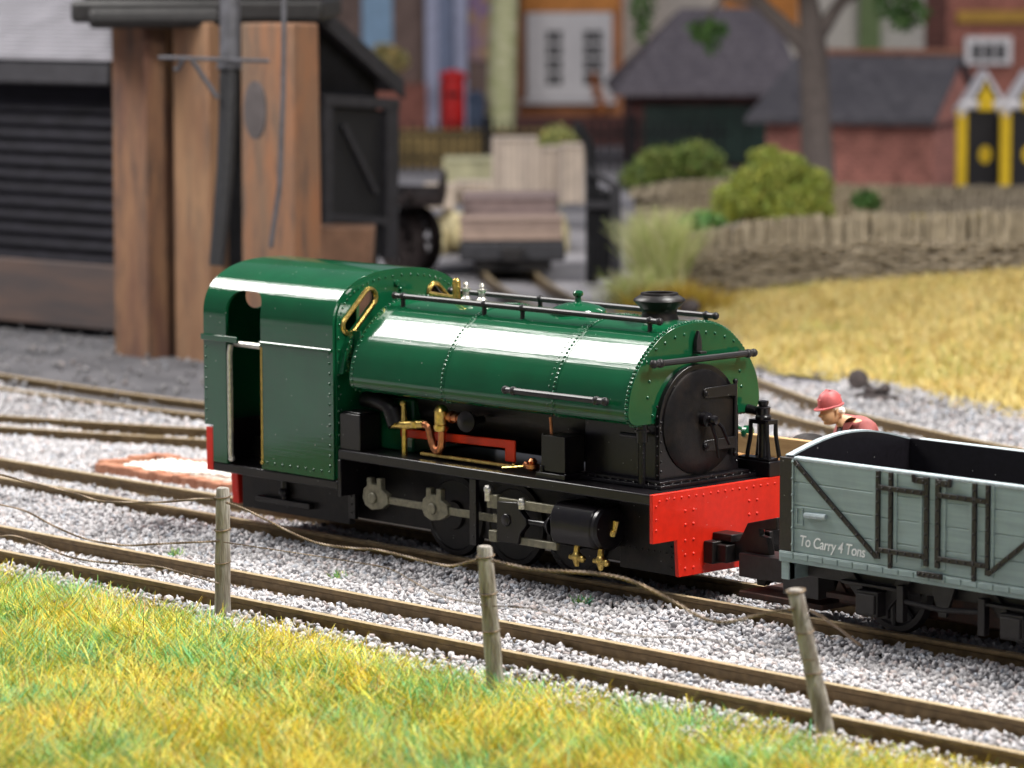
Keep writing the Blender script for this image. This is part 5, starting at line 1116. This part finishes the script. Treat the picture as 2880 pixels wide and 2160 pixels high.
b = MB(f); b.tube([(hipx,rd,rz+.02),(Xx(2026),rd,rz+.02)], .09, 8); b.build('ridge', mat('rusty_ridge_tile', (.25,.11,.07), .8), SD)
# --- two black and yellow telephone boxes
YP = mat('yellow_paint', (.75,.50,.01), .45, var=.05); BP = mat('black_gloss_paint', (.012,.011,.014), .35); WR = mat('white_grey_roof', (.62,.60,.64), .7, var=.08)
for i, (xc, d, lb) in enumerate(((2124,72,'left of the two black call boxes with yellow corner posts'),(2218,71,'right of the two black call boxes, cut by the picture edge'))):
    f = frame(xc, d); s = mpp(d); zz = lambda y: zy(y, d, xc); w = 50*s; k = empty('call_box', f.translation, lb, 'call box', 'black and yellow call boxes')
    b = MB(f); b.box(-w,w,.0,2*w,0,zz(238)); b.prism([(-w,zz(238)),(w,zz(238)),(0,zz(165))], 0, 2*w, 'y'); b.build('body', BP, k, .01)
    b = MB(f); b.box(-w*.72,w*.72,-.04,-.003,.08,zz(248)); dr_ = b.build('door', BP, k, .01)
    b = MB(f); b.lathe((0,-.045,zz(332)), [(.01,-.0),(.13,0),(.13,.02),(.01,.025)], 18, (0,-1,0)); o = b.build('badge', YP, dr_)
    c_ = f @ Vector((0,-.045,zz(332)))
    for v in o.data.vertices: v.co.z = (v.co.z-c_.z)*1.4+c_.z
    for sx in (-1, 1): b = MB(f); b.box(sx*w-.1,sx*w+.1,-.09,.1,0,zz(236)); b.build('corner_post', YP, k, .01)
    b = MB(f); b.prism([(-w*.34,zz(236)),(w*.34,zz(236)),(w*.26,zz(216)),(w*.36,zz(206)),(w*.16,zz(198)),(0,zz(172)),(-w*.16,zz(198)),(-w*.36,zz(206)),(-w*.26,zz(216))], -.14, -.003, 'y'); b.build('crest', YP, k)
    for sx in (-1, 1): b = MB(f); b.ball((sx*w*.66,-.06,zz(224)), .15, 10, (1.5,.5,.7)); b.build('lamp', WHITEP, k)
    b = MB(f); b._add([(-w*1.12,-.12,zz(240)),(0,-.12,zz(150)),(w*1.12,-.12,zz(240)),(-w*1.12,2*w,zz(240)),(0,2*w,zz(150)),(w*1.12,2*w,zz(240)),(-w*1.02,-.12,zz(252)),(0,-.12,zz(164)),(w*1.02,-.12,zz(252)),(-w*1.02,2*w,zz(252)),(0,2*w,zz(164)),(w*1.02,2*w,zz(252))],
        [(0,1,4,3),(1,2,5,4),(0,6,7,1),(1,7,8,2),(6,9,10,7),(7,10,11,8),(3,4,10,9),(4,5,11,10),(0,3,9,6),(2,8,11,5)]); b.build('roof', WR, k)
# --- houses and shops at the very back
def window(f, x0, x1, z0, z1, m, parent, nx=2, nz=4, y=-.0, pane=None, bar=.07):
    b = MB(f); b.box(x0,x1,y-.14,y-.003,z0,z1); fr = b.build('window', m, parent, .01)
    return fr
dh = 98; f = frame(1230, dh); s = mpp(dh); zz = lambda y: zy(y, dh, 1230); Xx = lambda x: (x-1230)*s
HS = empty('brick_house', f.translation, 'orange brick house with a wide white paned window', 'house')
b = MB(f); b.box(Xx(1118),Xx(1345),0,6,-.1,zz(-160)); b.build('wall', ORB, HS)
b = MB(f); b.box(Xx(1138),Xx(1322),-.2,-.003,zz(212),zz(26)); wd_ = b.build('window', WHITEP, HS, .03)
for a, c_ in ((1180,1216),(1260,1302)):
    b = MB(f)
    for i in range(2):
        for j in range(4):
            w_ = (c_-a)/2; h_ = 122/4; x0 = a+i*w_+2; y0 = 62+j*h_+3; b.box(Xx(x0),Xx(x0+w_-4),-.215,-.202,zz(y0+h_-6),zz(y0))
    b.build('panes', DARKGL, wd_)
b = MB(f); b.box(Xx(1130),Xx(1330),-.28,-.01,zz(222),zz(213)); b.build('sill', WHITEP, HS)
b = MB(f); b.box(Xx(1130),Xx(1335),-.12,-.004,zz(24),zz(-30)); b.build('lintel', mat('orange_lintel', (.60,.24,.06), .8, var=.2), HS)
leaves('flowers', [(tuple(at(1282,172,97.2)),(.12,.1,.25)),(tuple(at(1288,198,97.2)),(.15,.1,.28)),(tuple(at(1296,228,97.2)),(.2,.1,.28))], 800, .06, (.62,.25,.10), label='orange flowers climbing below the white window', cat='flowers')
b = MB(frame(1120,96)); b.box(-.6,2.9,0,.4,0,zy(250,96)); o = b.build('garden_wall', mat('dark_red_brick', (.10,.04,.035))); tag(o, 'dark red garden wall below the white window', 'wall')
# shop with lavender pilasters and blue window
dsh = 96; f = frame(960, dsh); s = mpp(dsh); zz = lambda y: zy(y, dsh, 960); Xx = lambda x: (x-960)*s
SP = empty('shop', f.translation, 'brown shop front with lavender pilasters and pale blue glass', 'shop')
b = MB(f); b.box(Xx(700),Xx(1122),0,6,-.1,zz(-200)); b.build('wall', mat('brown_shop_wall', (.17,.115,.10), .85, var=.2, scale=2), SP)
LAV = mat('lavender_paint', (.38,.40,.55), .6)
for a, c_, t in ((922,950,215),(985,1012,160)): b = MB(f); b.box(Xx(a),Xx(c_),-.25,-.003,0,zz(-60)); b.build('pilaster', LAV, SP, .02)
b = MB(f); b.box(Xx(950),Xx(985),-.06,-.003,zz(175),zz(-40)); b.build('shop_window', mat('blue_grey_glass', (.20,.24,.36), .3), SP)
b = MB(f); b.box(Xx(787),Xx(852),-.08,-.003,zz(112),zz(-60)); b.build('shop_window', mat('pale_blue_glass', (.24,.38,.55), .3), SP)
b = MB(f); b.box(Xx(1015),Xx(1060),-.08,-.003,zz(130),zz(-40)); b.build('poster', mat('orange_poster', (.42,.26,.10), .7, var=.3, scale=3, col2=(.22,.14,.30)), SP)
b = MB(f); b.box(Xx(800),Xx(925),-.5,-.003,-.1,zz(178)); b.build('stall_riser', BRICKW, SP, .02)
leaves('bush', [(tuple(at(850,130,92)),(.45,.35,.30)),(tuple(at(828,108,92)),(.25,.25,.15))], 1500, .08, (.52,.45,.20), label='cream coloured bush on the brown shop front', cat='bush')
# white rendered house and green post, then a red terrace at the right
dw = 104; f = frame(1900, dw); s = mpp(dw); zz = lambda y: zy(y, dw, 1900); Xx = lambda x: (x-1900)*s
WH = empty('white_house', f.translation, 'white rendered house glimpsed between tree and red terrace', 'house')
b = MB(f); b.box(Xx(1345),Xx(2050),0,5,-.1,zz(-200)); b.build('wall', mat('cream_render', (.62,.59,.54), .85, var=.1), WH)
b = MB(f); b.box(Xx(1850),Xx(1895),-.4,-.01,0,zz(-100)); b.build('green_post', mat('dull_green_paint', (.17,.24,.10), .7), WH)
b = MB(f); b.box(Xx(1560),Xx(1720),-.3,-.01,zz(60),zz(-60)); b.build('orange_panel', mat('orange_lintel', (.6,.24,.06)), WH)
dr2 = 92; f = frame(2130, dr2); s = mpp(dr2); zz = lambda y: zy(y, dr2, 2130); Xx = lambda x: (x-2130)*s
RT = empty('red_terrace', f.translation, 'dark red brick terrace with yellow band behind the call boxes', 'house')
b = MB(f); b.box(Xx(2040),Xx(2400),0,5,-.1,zz(-200)); b.build('wall', BRICKW, RT)
b = MB(f); b.box(Xx(2060),Xx(2400),-.12,-.003,zz(48),zz(22)); b.build('band', mat('mustard_band', (.42,.24,.04), .7, var=.15), RT)
for x0, x1 in ((2078,2178),(2230,2330)):
    b = MB(f); b.box(Xx(x0),Xx(x1),-.15,-.003,zz(138),zz(78)); w_ = b.build('window', WHITEP, RT, .02)
    b = MB(f)
    for i in range(3): b.box(Xx(x0+14+i*26),Xx(x0+14+i*26+20),-.165,-.152,zz(128),zz(92))
    b.build('panes', DARKGL, w_)
# ------------------------------------------------------------------ hall lighting: strip lamps overhead, a lamp bank at the front, two added fill lamps
w = bpy.data.worlds.new('World'); S.world = w; w.use_nodes = True
w.node_tree.nodes['Background'].inputs['Color'].default_value = (.80,.84,1,1); w.node_tree.nodes['Background'].inputs['Strength'].default_value = .13
def lamp(name, loc, target, sx, sy, power, col, xdir=None):
    l = bpy.data.lights.new(name, 'AREA'); l.shape = 'RECTANGLE'; l.size = sx; l.size_y = sy; l.energy = power; l.color = col
    o = bpy.data.objects.new(name, l); COL.objects.link(o)
    z = (Vector(loc)-Vector(target)).normalized(); x = Vector(xdir); x = (x - z*x.dot(z)).normalized(); y = z.cross(x)
    m = Matrix((x, y, z)).transposed().to_4x4(); m.translation = loc; o.matrix_world = m; return o
HT = 20.0
def strip(y0, y1, L, name):         # Y offsets per metre of height above the tank
    yc = (y0+y1)/2*HT-.5; wd = (y1-y0)*HT
    lamp(name, (-23, yc, HT+1.7), (-23, yc, 0), 18, wd, L*math.pi*18*wd, (1,.97,.93), (1,0,0))
strip(-.43, .02, 19, 'strip_lamp'); strip(-.53, -.50, 19, 'strip_lamp'); strip(.08, .10, 16, 'strip_lamp')
lamp('overhead_lamp', (1.5, 5.5, 17), (-.5, 0, 0), 4, 2.5, 3100, (1,.97,.93), (1,0,0))
d = Vector((.62,.10,.77)).normalized()
lamp('front_lamp', Vector((0,0,.5))+d*16, (0,0,.5), 3, 3, 1800, (1,.95,.88), (0,1,0))
lamp('foreground_fill', (3, -17, 22), (0, -3, 0), 6, 4, 750, (1,.98,.95), (1,0,0))  # unseen lamp added to brighten the foreground grass and wagon side
lamp('background_fill', (-12, 42, 30), (-34, 42, 0), 12, 6, 3800, (1,.97,.93), (1,0,0))  # unseen lamp added to lift the dim background
